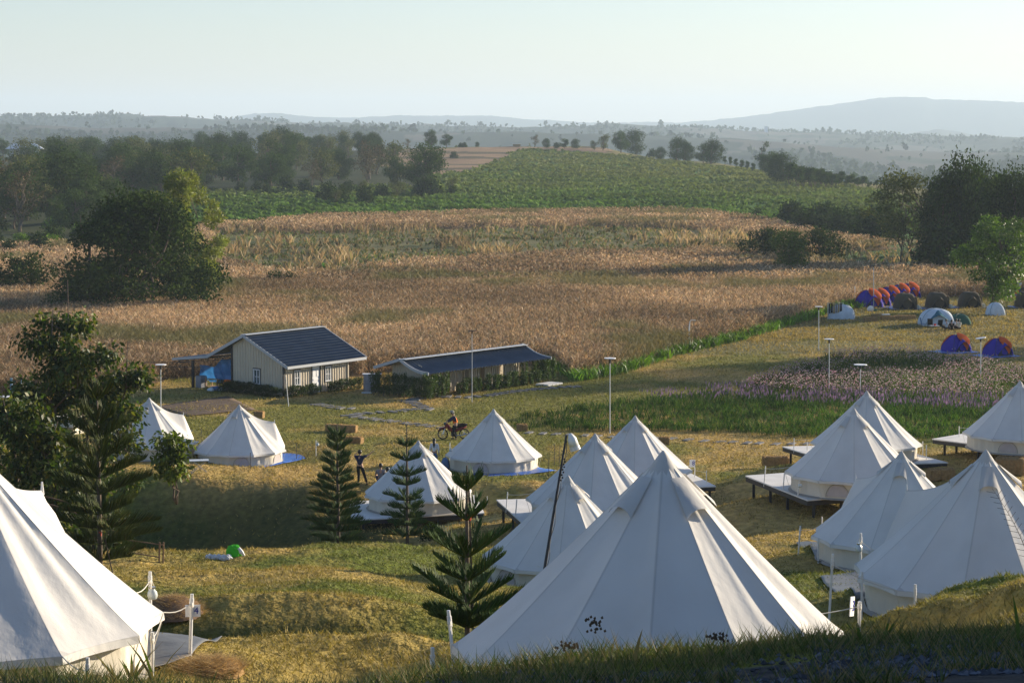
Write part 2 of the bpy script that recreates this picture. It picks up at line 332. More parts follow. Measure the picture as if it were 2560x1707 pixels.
# ------------------------------------------------------------------ zones of the ground (outlined on the ground plane)
def inpoly(px, py, poly):
    c = np.zeros(px.shape, bool); n = len(poly)
    for i in range(n):
        x1, y1 = poly[i]; x2, y2 = poly[(i + 1) % n]
        if y1 == y2: continue
        k = ((y1 > py) != (y2 > py)) & (px < (x2 - x1) * (py - y1) / (y2 - y1) + x1); c ^= k
    return c
CORN = [(-400,1010),(60,995),(330,975),(425,948),(600,938),(850,936),(900,944),(1000,925),(1380,912),(1430,948),(1560,928),(1700,880),(1850,845),(2000,800),(2110,768),(2300,744),(3000,735),(3000,700),(2560,695),(2300,690),(2080,668),(1900,650),(2060,632),(2200,628),(2260,622),(2080,600),(1900,556),(1700,532),(1200,540),(800,550),(500,575),(440,620),(330,600),(200,620),(0,628),(-400,640)]
FALLOW = [(520,575),(760,585),(900,578),(1300,570),(1700,572),(1950,600),(1980,628),(1750,640),(1300,652),(1040,668),(900,690),(700,700),(560,665)]
CROP = [(440,600),(500,575),(800,550),(1200,540),(1700,532),(1900,556),(2080,600),(2300,600),(2300,500),(2000,440),(1750,412),(1500,385),(1300,371),(1180,405),(1100,425),(1050,460),(900,470),(480,480)]
DRYHILL = [(900,405),(980,378),(1300,362),(1560,372),(1500,385),(1300,373),(1250,400),(1190,425),(1080,440),(900,430)]
PASTURE = [(1990,640),(2100,610),(2700,600),(2700,700),(2400,690),(2200,672),(2080,660)]
def noise_px(x, y): return (fbm(x / 9, y / 9, 71, 3) - .5)
def zones(x, y, z):
    px, py = proj(x, y, z); j = noise_px(x, y)
    qx = px + j * 26; qy = py + j * 10
    d = {}
    d['fallow'] = inpoly(qx, qy, FALLOW) & (y > 150)
    d['corn'] = inpoly(px, py + j * 5, CORN) & (y > 120) & ~d['fallow'] & (y < 560)
    d['crop'] = inpoly(qx, qy, CROP) & (y > 300) & ~d['corn'] & ~d['fallow']
    d['dryhill'] = inpoly(qx, qy, DRYHILL) & (y > 500)
    d['past'] = inpoly(qx, qy, PASTURE) & (y > 200) & ~d['corn']
    return d
def lawn_col(x, y):
    a = fbm(x / 6.5, y / 8, 41, 4); b = fbm(x / 1.2, y / 1.8, 43, 3); c = fbm(x / 22, y / 26, 47, 3)
    g = np.clip((a - .50) * 3.2 + (c - .5) * 2.4 + .42 + (b - .5) * 1.0, 0, 1)[..., None]
    g = np.clip(g + .38 * (1 - sstep(45, 90, y))[..., None] - .18 * sstep(95, 120, y)[..., None], 0, 1)
    green = np.array([.12, .14, .02]); dry = np.array([.43, .285, .092])
    return dry * (1 - g) + green * g
def ground_colour(x, y, z):
    zn = zones(x, y, z)
    c = lawn_col(x, y)
    f = fbm(x / 30, y / 50, 51, 4)[..., None]; f2 = fbm(x / 5, y / 7, 53, 3)[..., None]
    wild = np.array([.11,.125,.035]) * (1 - f) + np.array([.21,.17,.075]) * f
    c = np.where((y > 175)[..., None], wild * (.7 + .6 * f2), c)
    c = np.where(zn['corn'][..., None], np.array([.17,.115,.06]) * (.7 + .6 * f2), c)
    c = np.where(zn['fallow'][..., None], (np.array([.22,.17,.09]) * f2 + np.array([.10,.13,.04]) * (1 - f2)) * 1.1, c)
    c = np.where(zn['past'][..., None], np.array([.075,.12,.03]) * (.8 + .4 * f2), c)
    band = fbm(x / 60, y / 26, 55, 3)[..., None]
    crop = np.array([.085,.165,.028]) * (.55 + .8 * f2); crop2 = np.array([.20,.20,.07])
    w = np.clip((band - .52) * 5, 0, 1) * sstep(540, 700, y)[..., None]
    c = np.where(zn['crop'][..., None], crop * (1 - w) + crop2 * w, c)
    dh = np.array([.30,.20,.12]) * (.8 + .4 * f2)
    stripe = (np.sin(y / 9.0 + x * .012 + fbm(x / 80, y / 80, 5, 2) * 5) > .55)[..., None]
    c = np.where(zn['dryhill'][..., None], np.where(stripe, np.array([.12,.10,.06]), dh), c)
    px_, py_ = proj(x, y, z); uw = inpoly(px_ + noise_px(x, y) * 40, py_, [(-600,640),(250,600),(330,560),(470,520),(480,492),(740,484),(1060,505),(1150,490),(1000,440),(930,400),(900,372),(-600,330)]) & (y > 260) & (y < 1100)
    c = np.where(uw[..., None], np.array([.045,.055,.022]) * (.7 + .6 * f2), c)
    bank_shade = (sstep(76, 82, y) * (1 - sstep(101, 108, y)) * (1 - sstep(-6, -1, x)) + sstep(33, 35, y) * (1 - sstep(42, 43.5, y)) * (1 - sstep(-3, 0, x)))[..., None] * .85  # greener grass of the dip, darkened to paint in shade on bank and ditch
    c = c * (1 - bank_shade) + np.array([.03,.045,.008]) * bank_shade
    far = (y > 1150)
    p = fbm(x / 260, y / 420, 61, 4) - .07; q = vnoise(x / 170, y / 260, 63)
    wood = np.array([.030,.045,.025]); field = np.array([.095,.085,.06]); fld2 = np.array([.045,.06,.035])
    fc = np.where((p > .52)[..., None], np.where((q > .5)[..., None], field, fld2), wood)
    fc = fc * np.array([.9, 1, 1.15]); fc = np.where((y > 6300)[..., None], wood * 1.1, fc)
    c = np.where(far[..., None], fc, c)
    gr = (1 - sstep(13.4, 14.4, y + (fbm(x / .8, y / .8, 66, 3) - .5) * 3.0))[..., None]
    c = c * (1 - gr) + np.array([.035,.037,.04]) * gr
    return c
# ground sheet: rows spread with distance
ys = [-9.0]
while ys[-1] < 16500:
    v = ys[-1]; ys.append(v + max(.14, .0072 * (v + 8)) * (1.0 if v < 900 else 1.5))
ys = np.array(ys)
s1 = np.linspace(-.30, .30, 480)
ss = np.concatenate([np.linspace(-1.5, -.31, 40), s1, np.linspace(.31, 1.5, 40)])
SS, YY = np.meshgrid(ss, ys); XX = SS * (YY + 15.0); ZZ = zf(XX, YY)
nr, nc = XX.shape
me = bpy.data.meshes.new('ground')
me.vertices.add(nr * nc); me.vertices.foreach_set('co', np.stack([XX, YY, ZZ], -1).astype(np.float32).ravel())
i0 = (np.arange(nr - 1)[:, None] * nc + np.arange(nc - 1)[None]).ravel()
q = np.stack([i0, i0 + 1, i0 + nc + 1, i0 + nc], 1).astype(np.int32)
me.loops.add(q.size); me.loops.foreach_set('vertex_index', q.ravel())
me.polygons.add(len(q)); me.polygons.foreach_set('loop_start', np.arange(0, q.size, 4, dtype=np.int32))
me.polygons.foreach_set('use_smooth', np.ones(len(q), bool))
me.update(calc_edges=True); me.materials.append(M['ground'])
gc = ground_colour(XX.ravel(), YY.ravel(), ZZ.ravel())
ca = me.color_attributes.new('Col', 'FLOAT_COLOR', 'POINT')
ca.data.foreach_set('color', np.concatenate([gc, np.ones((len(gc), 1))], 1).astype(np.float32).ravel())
tag(link('ground', me), 'rolling ground from the grassy camp terraces to the far hills', kind='structure')

# ------------------------------------------------------------------ scattered plants
RN = np.random.default_rng(7)
def scatter(n, y0, y1, xr=.262, power=1.0):
    u = RN.random(n); y = np.exp(np.log(y0) + u * (np.log(y1) - np.log(y0))) if power == 1 else (y0 ** power + u * (y1 ** power - y0 ** power)) ** (1 / power)
    x = (RN.random(n) * 2 - 1) * (xr * y + 1.5); return x, y
def blades(x, y, z, h, w, lean, col, quad=False, seg=False):
    n = len(x); a = RN.random(n) * 2 * math.pi; la = RN.random(n) * 2 * math.pi
    b = np.stack([x, y, z], 1); s = np.stack([np.cos(a), np.sin(a), np.zeros(n)], 1) * (w / 2)[:, None]
    t = np.stack([np.cos(la) * lean * h, np.sin(la) * lean * h, h], 1)
    if quad:
        mid = b + t * .55 * np.array([.6, .6, 1.15])
        V = np.stack([b, mid - s, b + t, mid + s], 1).reshape(-1, 3); k = 4
    else:
        V = np.stack([b - s, b + s, b + t], 1).reshape(-1, 3); k = 3
    return V, np.repeat(col, k, 0), k
# short lawn grass
def lawn_ok(x, y, z):
    px, py = proj(x, y, z)
    ok = ~inpoly(px, py, CORN) & (y < 245)
    return ok
x, y = scatter(640000, 13.5, 190); xe, ye = scatter(130000, 186, 245); kk = xe > 0; x = np.concatenate([x, xe[kk]]); y = np.concatenate([y, ye[kk]])
z = zf(x, y); ok = lawn_ok(x, y, z) & (y + (fbm(x / .8, y / .8, 66, 3) - .5) * 3.0 > 13.6)
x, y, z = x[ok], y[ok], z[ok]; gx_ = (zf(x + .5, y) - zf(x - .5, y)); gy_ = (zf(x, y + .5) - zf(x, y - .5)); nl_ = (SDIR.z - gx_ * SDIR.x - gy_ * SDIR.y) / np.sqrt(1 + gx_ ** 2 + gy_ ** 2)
kp = (nl_ > .07) | (RN.random(len(x)) < .12) | (y < 33) | ((y > 45) & (y < 76)); x, y, z = x[kp], y[kp], z[kp]; n = len(x)  # fewer blades on slopes turned from the sun, so banks stay dark
mixr = RN.random((n, 1)); c = lawn_col(x, y) * .72 + .28 * (np.array([.08,.12,.012]) * mixr + np.array([.36,.27,.12]) * (1 - mixr)); c = c * (.45 + 1.1 * RN.random((n, 1))) 
tall = (fbm(x / 1.1, y / 1.3, 77, 3) > .56)
h = (.028 + .0005 * y) * (.5 + RN.random(n)) * np.where(tall, 1.6, .9)
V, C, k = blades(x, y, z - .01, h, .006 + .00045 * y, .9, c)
x2, y2 = scatter(60000, 11.0, 16.5); z2 = zf(x2, y2); m2 = (fbm(x2 / .5, y2 / .5, 78, 3) > .52) | (y2 > 14.0)
x2, y2, z2 = x2[m2], y2[m2], z2[m2]; c2 = np.array([.07,.095,.025]) * (.6 + .9 * RN.random((len(x2), 1)))
dr = RN.random(len(x2)) < .3; c2[dr] = np.array([.22,.17,.08])
V2, C2, k = blades(x2, y2, z2 - .01, .05 + .13 * RN.random(len(x2)) ** 2, .010 + 0 * y2, .8, c2)
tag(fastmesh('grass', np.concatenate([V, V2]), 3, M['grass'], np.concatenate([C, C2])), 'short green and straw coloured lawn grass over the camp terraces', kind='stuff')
# gravel on the near path
x, y = scatter(15000, 11.5, 15.0); 
ok = (y + (fbm(x / .8, y / .8, 66, 3) - .5) * 3.0 < 13.9) | (RN.random(len(x)) < .05); pxg = 1280 + F * x / y; kp = (pxg > 2050) | (pxg < 250) | (RN.random(len(x)) < .12); x, y = x[kp], y[kp]; z = zf(x, y); n = len(x)
O = np.array([(1,0,0),(0,1,0),(-1,0,0),(0,-1,0),(0,0,1),(0,0,-1)], float)
T = np.array([(0,1,4),(1,2,4),(2,3,4),(3,0,4),(1,0,5),(2,1,5),(3,2,5),(0,3,5)])
v = O[None] * (.010 + .022 * RN.random((n, 1, 1)) ** 1.5) * (.6 + .8 * RN.random((n, 6, 1))) * np.array([1.1, 1, .7])
v = v + (RN.random((n, 6, 3)) - .5) * .008 + np.stack([x, y, z + .008], 1)[:, None]
gcol = np.repeat((.5 + 1.3 * RN.random((n, 1)) ** 2) * np.array([.55, .5, .46]), 24, 0)
tag(fastmesh('gravel', v[:, T].reshape(-1, 3), 3, M['gravel'], gcol), 'blue grey gravel strewn along the near path edge', kind='stuff')

# dry maize field
def clumps(n, y0, y1, zone, k, h0, h1, w, cols, lean=.55, dens=None, power=.6, zj=0, rows=None, quad=True):
    x, y = scatter(n, y0, y1, power=power)
    if rows: 
        u = (x * rows[0] + y * rows[1]); u2 = np.round(u / rows[2]) * rows[2]; x = x + (u2 - u) * rows[0]; y = y + (u2 - u) * rows[1]
    z = zf(x, y); ok = zone(x, y, z); x, y, z = x[ok], y[ok], z[ok]
    if dens is not None:
        m_ = RN.random(len(x)) < dens(x, y); x, y, z = x[m_], y[m_], z[m_]
    n = len(x); X = np.repeat(x, k) + RN.normal(0, .16, n * k); Y = np.repeat(y, k) + RN.normal(0, .16, n * k)
    Z = np.repeat(z, k) + zj * RN.random(n * k)
    hh = np.repeat(h0 + (h1 - h0) * RN.random(n), k) * (.55 + .55 * RN.random(n * k))
    ci = RN.integers(0, len(cols), n * k); c = np.array(cols)[ci] * np.array([1.52, 1.50, 1.42] if cols is corn_cols else [1, 1, 1]) * (.6 + .8 * RN.random((n * k, 1)))
    hm = fbm(X / 16, Y / 22, 91, 4); hm = np.clip((hm - .5) * 2.2 + .5, 0, 1); c = c * (.70 + .85 * hm)[:, None]
    if cols is corn_cols: ol = np.clip((fbm(X / 11, Y / 15, 95, 3) - .56) * 7, 0, 1)[:, None]; c = c * (1 - ol * .75) + np.array([.15,.16,.06]) * ol * .75; hh = hh * (1 + .3 * ol[:, 0]); hh = hh * (.75 + .5 * fbm(X / 12, Y / 12, 93, 3))
    return blades(X, Y, Z, hh, (w * (1 + Y / 260)) * (.6 + .8 * RN.random(n * k)), lean, c, quad=quad)
corn_cols = [(.24,.175,.115),(.19,.14,.095),(.36,.28,.20),(.12,.09,.06),(.11,.10,.055),(.25,.165,.10)]
zc = lambda x, y, z: zones(x, y, z)['corn']
Vs = []; Cs = []
for (n, a, b, k, w) in ((150000, 132, 250, 12, .035), (130000, 250, 560, 9, .07)):
    V, C, kk = clumps(n, a, b, zc, k, .20, .50, w, corn_cols, lean=.9, zj=1.35); Vs.append(V); Cs.append(C)
tag(fastmesh('dry_maize', np.concatenate(Vs), 4, M['dry'], np.concatenate(Cs)), 'brown dry maize standing across the wide field behind the camp', kind='stuff')
# fallow strip: low green weeds with straw tussocks
zl = lambda x, y, z: zones(x, y, z)['fallow'] | (zones(x, y, z)['past'] & (RN.random(len(x)) < .4))
V1, C1, _ = clumps(16000, 200, 420, zl, 5, .3, .9, .10, [(.10,.13,.04),(.16,.15,.06),(.26,.19,.10),(.08,.12,.035)], lean=.7, power=.7)
V2, C2, _ = clumps(9000, 200, 430, zl, 9, 1.2, 2.4, .09, [(.36,.27,.15),(.28,.21,.12),(.20,.18,.08)], lean=.5, power=.7, dens=lambda x, y: (fbm(x / 9, y / 11, 97, 2) > .56) * .9)
tag(fastmesh('fallow_weeds', np.concatenate([V1, V2]), 4, M['dry'], np.concatenate([C1, C2])), 'green weeds and straw coloured tussocks on the fallow strip', kind='stuff')
# green crop on the far hill, in rows
zg = lambda x, y, z: (lambda q_: q_['crop'] & ~q_['dryhill'])(zones(x, y, z))
V1, C1, _ = clumps(52000, 380, 1000, zg, 4, .6, 1.2, .28, [(.085,.145,.03),(.11,.18,.04),(.065,.11,.025)], lean=.8, power=.5, rows=(.95, .31, 3.2))
w_ = (sstep(440, 700, V1[:, 1]) * .95 + .5 * sstep(20, 110, V1[:, 0]))[:, None]; w_ = np.clip(w_ * (.4 + fbm(V1[:, 0] / 70, V1[:, 1] / 40, 57, 3)[:, None]), 0, 1); C1 = C1 * (1 - w_) + w_ * np.array([.19,.20,.075]) * (.6 + .8 * RN.random((len(C1), 1)))
tag(fastmesh('green_crop', V1, 4, M['leaf_far'], C1), 'rows of low green crop covering the rounded hill', kind='stuff')
# green weeds along the foot of the maize
def edge(x, y, z):
    px, py = proj(x, y, z)
    up = inpoly(px, py - 9, CORN) & ~inpoly(px, py + 7, CORN)
    return up & (px > 1370) & (px < 2160)
V1, C1, _ = clumps(60000, 150, 240, edge, 7, .4, 1.0, .06, [(.08,.16,.02),(.12,.20,.03),(.06,.11,.02)], lean=.6)
tag(fastmesh('verge_weeds', V1, 4, M['leaf'], C1), 'bright green weeds along the foot of the dry maize', kind='stuff')
# flower beds
BEDG = [(1275,1052),(1400,1030),(1560,1006),(1700,1008),(2000,1022),(2700,1040),(2700,1108),(2050,1096),(1800,1086),(1560,1080),(1290,1074)]
BEDV = [(1590,1006),(1800,982),(2000,988),(2700,1018),(2700,1052),(2000,1024),(1700,1013)]
BEDP = [(1840,985),(1900,958),(1985,928),(2060,894),(2200,886),(2350,892),(2450,910),(2700,930),(2700,1016),(2100,1000)]
def zb(poly): return lambda x, y, z: inpoly(*proj(x, y, z), poly) & (y < 220)
V1, C1, _ = clumps(15000, 118, 150, zb(BEDG), 12, .3, .7, .028, [(.04,.09,.016),(.055,.115,.02),(.11,.16,.03),(.028,.06,.013)], lean=.5, dens=lambda x, y: np.clip(.55 + .6 * np.sin(y * 1.9 + x * .15 + fbm(x / 5, y / 3, 8, 2) * 3), .12, 1))
V0, C0, _ = clumps(9000, 132, 160, zb(BEDV), 8, .4, .7, .03, [(.05,.10,.025),(.04,.08,.02)], lean=.4)
V3, C3, _ = clumps(20000, 135, 215, zb(BEDP), 9, .45, .75, .03, [(.055,.085,.022),(.08,.11,.03),(.035,.06,.015)], lean=.5, dens=lambda x, y: .25 + .75 * (fbm(x / 7, y / 9, 99, 2) > .42))
tag(fastmesh('bed_greenery', np.concatenate([V1, V0, V3]), 4, M['leaf_far'], np.concatenate([C1, C0, C3])), 'tall green leaves filling the flower beds', kind='stuff')
def heads(n, a, b, poly, h0, h1, s, cols, dens, vert=1.0):
    x, y = scatter(n, a, b); z = zf(x, y); ok = zb(poly)(x, y, z) & (RN.random(n) < dens(x, y)); x, y, z = x[ok], y[ok], z[ok]; n = len(x)
    p = np.stack([x, y, z + h0 + (h1 - h0) * RN.random(n)], 1); u = RN.normal(size=(n, 3)); u /= np.linalg.norm(u, axis=1)[:, None]
    w = np.cross(u, RN.normal(size=(n, 3))); w /= np.linalg.norm(w, axis=1)[:, None]; q = s * (.6 + .8 * RN.random((n, 1)))
    if vert > 1: u = u * .3; u[:, 2] = 1
    V = np.stack([p - u * q * vert, p - w * q, p + u * q * vert, p + w * q], 1).reshape(-1, 3)
    C = np.array(cols)[RN.integers(0, len(cols), n)] * (.7 + .5 * RN.random((n, 1))); return V, np.repeat(C, 4, 0)
H1 = heads(120000, 135, 215, BEDP, .62, .95, .045, [(.42,.28,.28),(.48,.38,.35),(.40,.20,.26),(.42,.34,.27)], lambda x, y: np.clip((fbm(x / 7, y / 9, 99, 2) - .40) * 9, .06, 1))
tag(fastmesh('pink_flowers', H1[0], 4, M['petal'], H1[1]), 'pale pink and white blossoms dotted over the upper flower bed', kind='stuff')
H2 = heads(42000, 130, 165, BEDV, .5, .9, .035, [(.20,.12,.22),(.27,.17,.29),(.16,.10,.17),(.15,.12,.16)], lambda x, y: .25 + .75 * (fbm(x / 2, y / 4, 98, 2) > .42), vert=3.5)
tag(fastmesh('violet_flowers', H2[0], 4, M['petal'], H2[1]), 'band of violet flower spikes between pink blossoms and green bed', kind='stuff')

# distant woodland on the ridges: one mass
n = 30000; x, y = scatter(n, 1150, 6000, xr=.30, power=.4); p = fbm(x / 260, y / 420, 61, 4)
ok = (p < .53) | (RN.random(n) < .03); x, y = x[ok], y[ok]; n = len(x); z = zf(x, y); k = 9
hh = (3.5 + 5.5 * RN.random(n)) * np.where(y < 2000, .7, 1) * (1 + .6 * (RN.random(n) < .06))
d = RN.normal(size=(n, k, 3)); d /= np.linalg.norm(d, axis=2)[..., None]
pc = np.stack([x, y, z + hh * .55], 1)[:, None] + d * (np.stack([hh * .38, hh * .38, hh * .42], 1)[:, None]) * (RN.random((n, k, 1)) ** .4)
u = RN.normal(size=(n, k, 3)); u /= np.linalg.norm(u, axis=2)[..., None]; w = np.cross(u, RN.normal(size=(n, k, 3))); w /= np.linalg.norm(w, axis=2)[..., None]
s = (hh * .26)[:, None, None]
V = np.stack([pc - u * s, pc - w * s, pc + u * s, pc + w * s], 2).reshape(-1, 3)
C = np.repeat(np.array([.035,.055,.022]) * (.6 + .8 * RN.random((n, 1))), k * 4, 0)
tag(fastmesh('distant_woodland', V, 4, M['leaf_far'], C), 'hazy woods covering the far ridges and plain', kind='stuff')

# ------------------------------------------------------------------ trees
def leafcloud(rng, cen, rad, n, size, cols, aspect=.55, droop=.3, shell=.45, squash=.8):
    cen = np.array(cen, float); rad = np.array(rad, float)
    w = rad ** 2; w = w / w.sum(); ci = rng.choice(len(cen), n, p=w)
    d = rng.normal(size=(n, 3)); d /= np.linalg.norm(d, axis=1)[:, None]
    p = cen[ci] + d * np.array([1, 1, squash]) * (rad[ci] * (shell + (1 - shell) * rng.random(n)) * (.8 + .35 * rng.random(n)))[:, None]
    a = rng.normal(size=(n, 3)) * .7 + d * .6 + np.array([0, 0, -droop]); a /= np.linalg.norm(a, axis=1)[:, None]
    b = np.cross(a, rng.normal(size=(n, 3))); b /= np.linalg.norm(b, axis=1)[:, None]
    L = (size * (.6 + .8 * rng.random(n)))[:, None]; W = L * aspect / 2
    V = np.stack([p, p + a * L * .5 + b * W, p + a * L, p + a * L * .5 - b * W], 1).reshape(-1, 3)
    c = np.array(cols)[rng.integers(0, len(cols), n)] * (.65 + .7 * rng.random((n, 1)))
    c = c * (.75 + .5 * rng.random(len(cen)))[ci][:, None]
    return V, np.repeat(c, 4, 0)
def limb_path(a, b, rng, k=4, sag=.1):
    a = np.array(a, float); b = np.array(b, float); L = np.linalg.norm(b - a); P = []
    for i in range(k + 1):
        t = i / k; P.append(a + (b - a) * t + rng.normal(size=3) * L * .05 * math.sin(math.pi * t) + np.array([0, 0, sag * L * math.sin(math.pi * t)]))
    return P
GR = {'leafy': [(.07,.12,.018),(.10,.16,.022),(.05,.09,.014)], 'dark': [(.030,.052,.012),(.042,.070,.014),(.022,.038,.009)], 'mid': [(.045,.078,.018),(.06,.095,.022),(.035,.06,.014)], 'olive': [(.10,.11,.035),(.12,.125,.045),(.075,.09,.03)], 'lime': [(.11,.19,.02),(.14,.23,.03),(.08,.15,.02)], 'brown': [(.11,.08,.05),(.09,.075,.045),(.06,.06,.035)], 'gold': [(.24,.24,.05),(.19,.21,.045),(.15,.17,.04)]}
def tree_parts(seed, H, W, bare=.25, nl=2600, size=.45, cols='dark', lobes=16, shape='round', trunk=.03, stems=1, rfac=.24, bark='bark', lmat='leaf_far', droop=.3, aspect=.55, low=0, dens_shell=.4, leafless=0):
    rng = np.random.default_rng(seed); cen = []; rad = []
    tries = 0
    while len(cen) < lobes and tries < 2000:
        tries += 1; u = rng.random(); zz = bare + (1 - bare) * u
        if shape == 'round': r = math.sqrt(max(0, 1 - (2 * u - 1) ** 2)) * .5 + .12
        elif shape == 'umbrella': r = .18 + .36 * u ** .6
        elif shape == 'cone': r = .5 * (1 - u) ** .8 + .06
        elif shape == 'wide': r = .5 * (1 - u ** 2.2) + .10
        elif shape == 'column': r = .30
        rr = rng.random() ** .6 * r; an = rng.random() * 2 * math.pi
        c = (math.cos(an) * rr * W * .82, math.sin(an) * rr * W * .82, zz * H * .93)
        q = W * rfac * (.55 + .75 * rng.random())
        cen.append(c); rad.append(q)
    V, C = leafcloud(rng, cen, rad, nl, size, GR[cols], droop=droop, aspect=aspect, shell=dens_shell)
    keep = V.reshape(-1, 4, 3)[:, :, 2].min(1) > low
    V = V.reshape(-1, 4, 3)[keep].reshape(-1, 3); C = C.reshape(-1, 4, 3)[keep].reshape(-1, 3)
    crown = fastmesh('crown', V, 4, M[lmat], C)
    mb = MB(); fork = bare * H * .9
    for s_ in range(stems):
        ox = 0 if stems == 1 else rng.normal() * W * .10; oy = 0 if stems == 1 else rng.normal() * W * .10
        top = (ox * 1.6 + rng.normal() * W * .04, oy * 1.6 + rng.normal() * W * .04, H * .78)
        P = limb_path((ox, oy, -.4), top, rng, 7, 0); rr = [H * trunk / stems ** .5 * (1 - .8 * i / 7) for i in range(8)]; rr[0] *= 1.5
        mb.tube(P, rr, 7)
        for i in range(len(cen)):
            if i % stems == s_ and i < 14 + leafless:
                t = min(.95, max(.15, (cen[i][2] / H - .25) / .78)); j = t * 7; a = P[int(j)] + (P[min(7, int(j) + 1)] - P[int(j)]) * (j - int(j))
                mb.tube(limb_path(a, cen[i], rng), [H * trunk * .38 * (1 - .75 * q_ / 4) for q_ in range(5)], 5)
    tr = mb.build('trunk', M[bark], smooth=True)
    return tr, crown
def tree(name, label, loc, rz=0, group=None, cat='tree', **k):
    t = thing(name, label, cat, loc, rz, group); tr, cr = tree_parts(**k); tr.parent = t; cr.parent = t; return t
# ---- prototypes for far trees, first use is the prototype itself
PROT = {}
def far_tree(kind, x, y, H, label, group, rz=None, wf=1.0):
    specs = {
     'round': dict(H=10, W=9, bare=.22, nl=5400, size=.42, cols='mid', lobes=18),
     'dense': dict(H=10, W=10, bare=.10, nl=6600, size=.42, cols='dark', lobes=24),
     'tall': dict(H=12, W=8, bare=.45, nl=3600, size=.42, cols='mid', lobes=14, shape='umbrella', trunk=.018),
     'olive': dict(H=10, W=9, bare=.25, nl=1900, size=.5, cols='olive', lobes=16),
     'brown': dict(H=10, W=7, bare=.30, nl=1100, size=.42, cols='brown', lobes=14, bark='palebark', leafless=10),
     'euca': dict(H=12, W=4.2, bare=.2, nl=1300, size=.5, cols='mid', lobes=11, shape='column', rfac=.3, trunk=.012),
     'shrub': dict(H=3, W=4.6, bare=.05, nl=1100, size=.40, cols='dark', lobes=11, shape='wide', rfac=.26),
     'shrubg': dict(H=2.6, W=4, bare=.05, nl=900, size=.34, cols='lime', lobes=9, shape='wide', rfac=.28),
     'twisted': dict(H=14, W=8, bare=.45, nl=700, size=.6, cols='dark', lobes=9, shape='umbrella', rfac=.16, trunk=.014),
    }
    sp = specs[kind]; hz = gz(x, y); s = H / sp['H'] * .90
    rz = random.random() * 6.28 if rz is None else rz
    nm = {'euca': 'slender_tree', 'shrub': 'shrub', 'shrubg': 'shrub'}.get(kind, 'tree'); cat = 'shrub' if 'shrub' in kind else 'tree'
    if kind not in PROT:
        t = tree(nm, label, (x, y, hz - .1), rz, group, cat=cat, seed=len(PROT) * 7 + 3, **sp); t.scale = (s * wf, s * wf, s); PROT[kind] = t
    else:
        t = dup(PROT[kind], (x, y, hz - .1), rz, label, None, (s * wf, s * wf, s))
        if 'group' in t: del t['group']
    if group: t['group'] = group
    t['category'] = cat
    return t
random.seed(4)
def ftree(kind, px, pytop, pybase, label, group=None, y=None, wf=1.0):
    """stand a tree where its foot is seen"""
    g = ground(px, pybase, 120, 1400) if y is None else Vector((at_y(px, pybase, y).x, y, 0))
    gy = g.y; top = at_y(px, pytop, gy).z; H = max(2.0, top - gz(g.x, gy))
    return far_tree(kind, g.x, gy, H, label, group, wf=wf)
# wood on the left
WG = 'trees of the wood beyond the dry field'; WL = 'leafy tree in the dense hazy wood on the left'
pts = []
def wood(n, poly, kinds, h, sep):
    k = 0; tr = 0
    xs = [p[0] for p in poly]; ys_ = [p[1] for p in poly]
    while k < n and tr < n * 60:
        tr += 1; px = random.uniform(min(xs), max(xs)); py = random.uniform(min(ys_), max(ys_))
        if not inpoly(np.array([px]), np.array([py]), poly)[0]: continue
        g = ground(px, py, 200, 1100)
        if any((g.x - a) ** 2 + (g.y - b) ** 2 * .35 < sep ** 2 for a, b in pts): continue
        pts.append((g.x, g.y)); k += 1
        kd = random.choice(kinds); far_tree(kd, g.x, g.y, random.uniform(*h), {'brown': 'bare brownish tree among the green trees of the left wood', 'olive': 'olive green loose crowned tree in the left wood', 'shrub': 'dark shrub in the undergrowth of the left wood'}.get(kd, WL), {'brown': 'bare trees in the left wood', 'olive': 'olive trees in the left wood', 'shrub': 'shrubs under the left wood'}.get(kd, WG))
wood(44, [(-120,575),(260,590),(300,540),(120,480),(-120,480)], ['round','dense','tall','olive','round','brown'], (6, 14), 3.8)
wood(66, [(-120,500),(480,520),(500,470),(900,480),(1000,460),(980,430),(500,420),(-120,430)], ['round','dense','tall','olive','round','dense','brown'], (7, 14), 4.6)
wood(56, [(-120,440),(500,430),(880,440),(900,400),(500,385),(-120,385)], ['round','dense','tall','olive','dense','round'], (6, 13), 5.6)
wood(24, [(460,395),(940,400),(960,372),(460,362)], ['round','dense','olive'], (7, 11), 9)
wood(26, [(470,500),(760,488),(800,512),(1060,512),(1170,502),(1160,478),(1000,470),(480,478)], ['shrub','shrub','olive'], (2.2, 4.5), 3)
wood(26, [(-100,640),(330,640),(300,580),(-100,575)], ['shrub','shrubg','shrub'], (1.6, 3.6), 2.6)
ftree('brown', 487, 420, 500, 'pale bare tree standing before the left wood'); ftree('tall', 590, 322, 372, 'tall dark tree rising highest over the middle of the wood', wf=.8)
ftree('tall', 160, 335, 470, 'tall tree whose crown tops the wood far left', wf=1.0); ftree('euca', 30, 352, 400, 'slender dark tree beside the far grey roof')
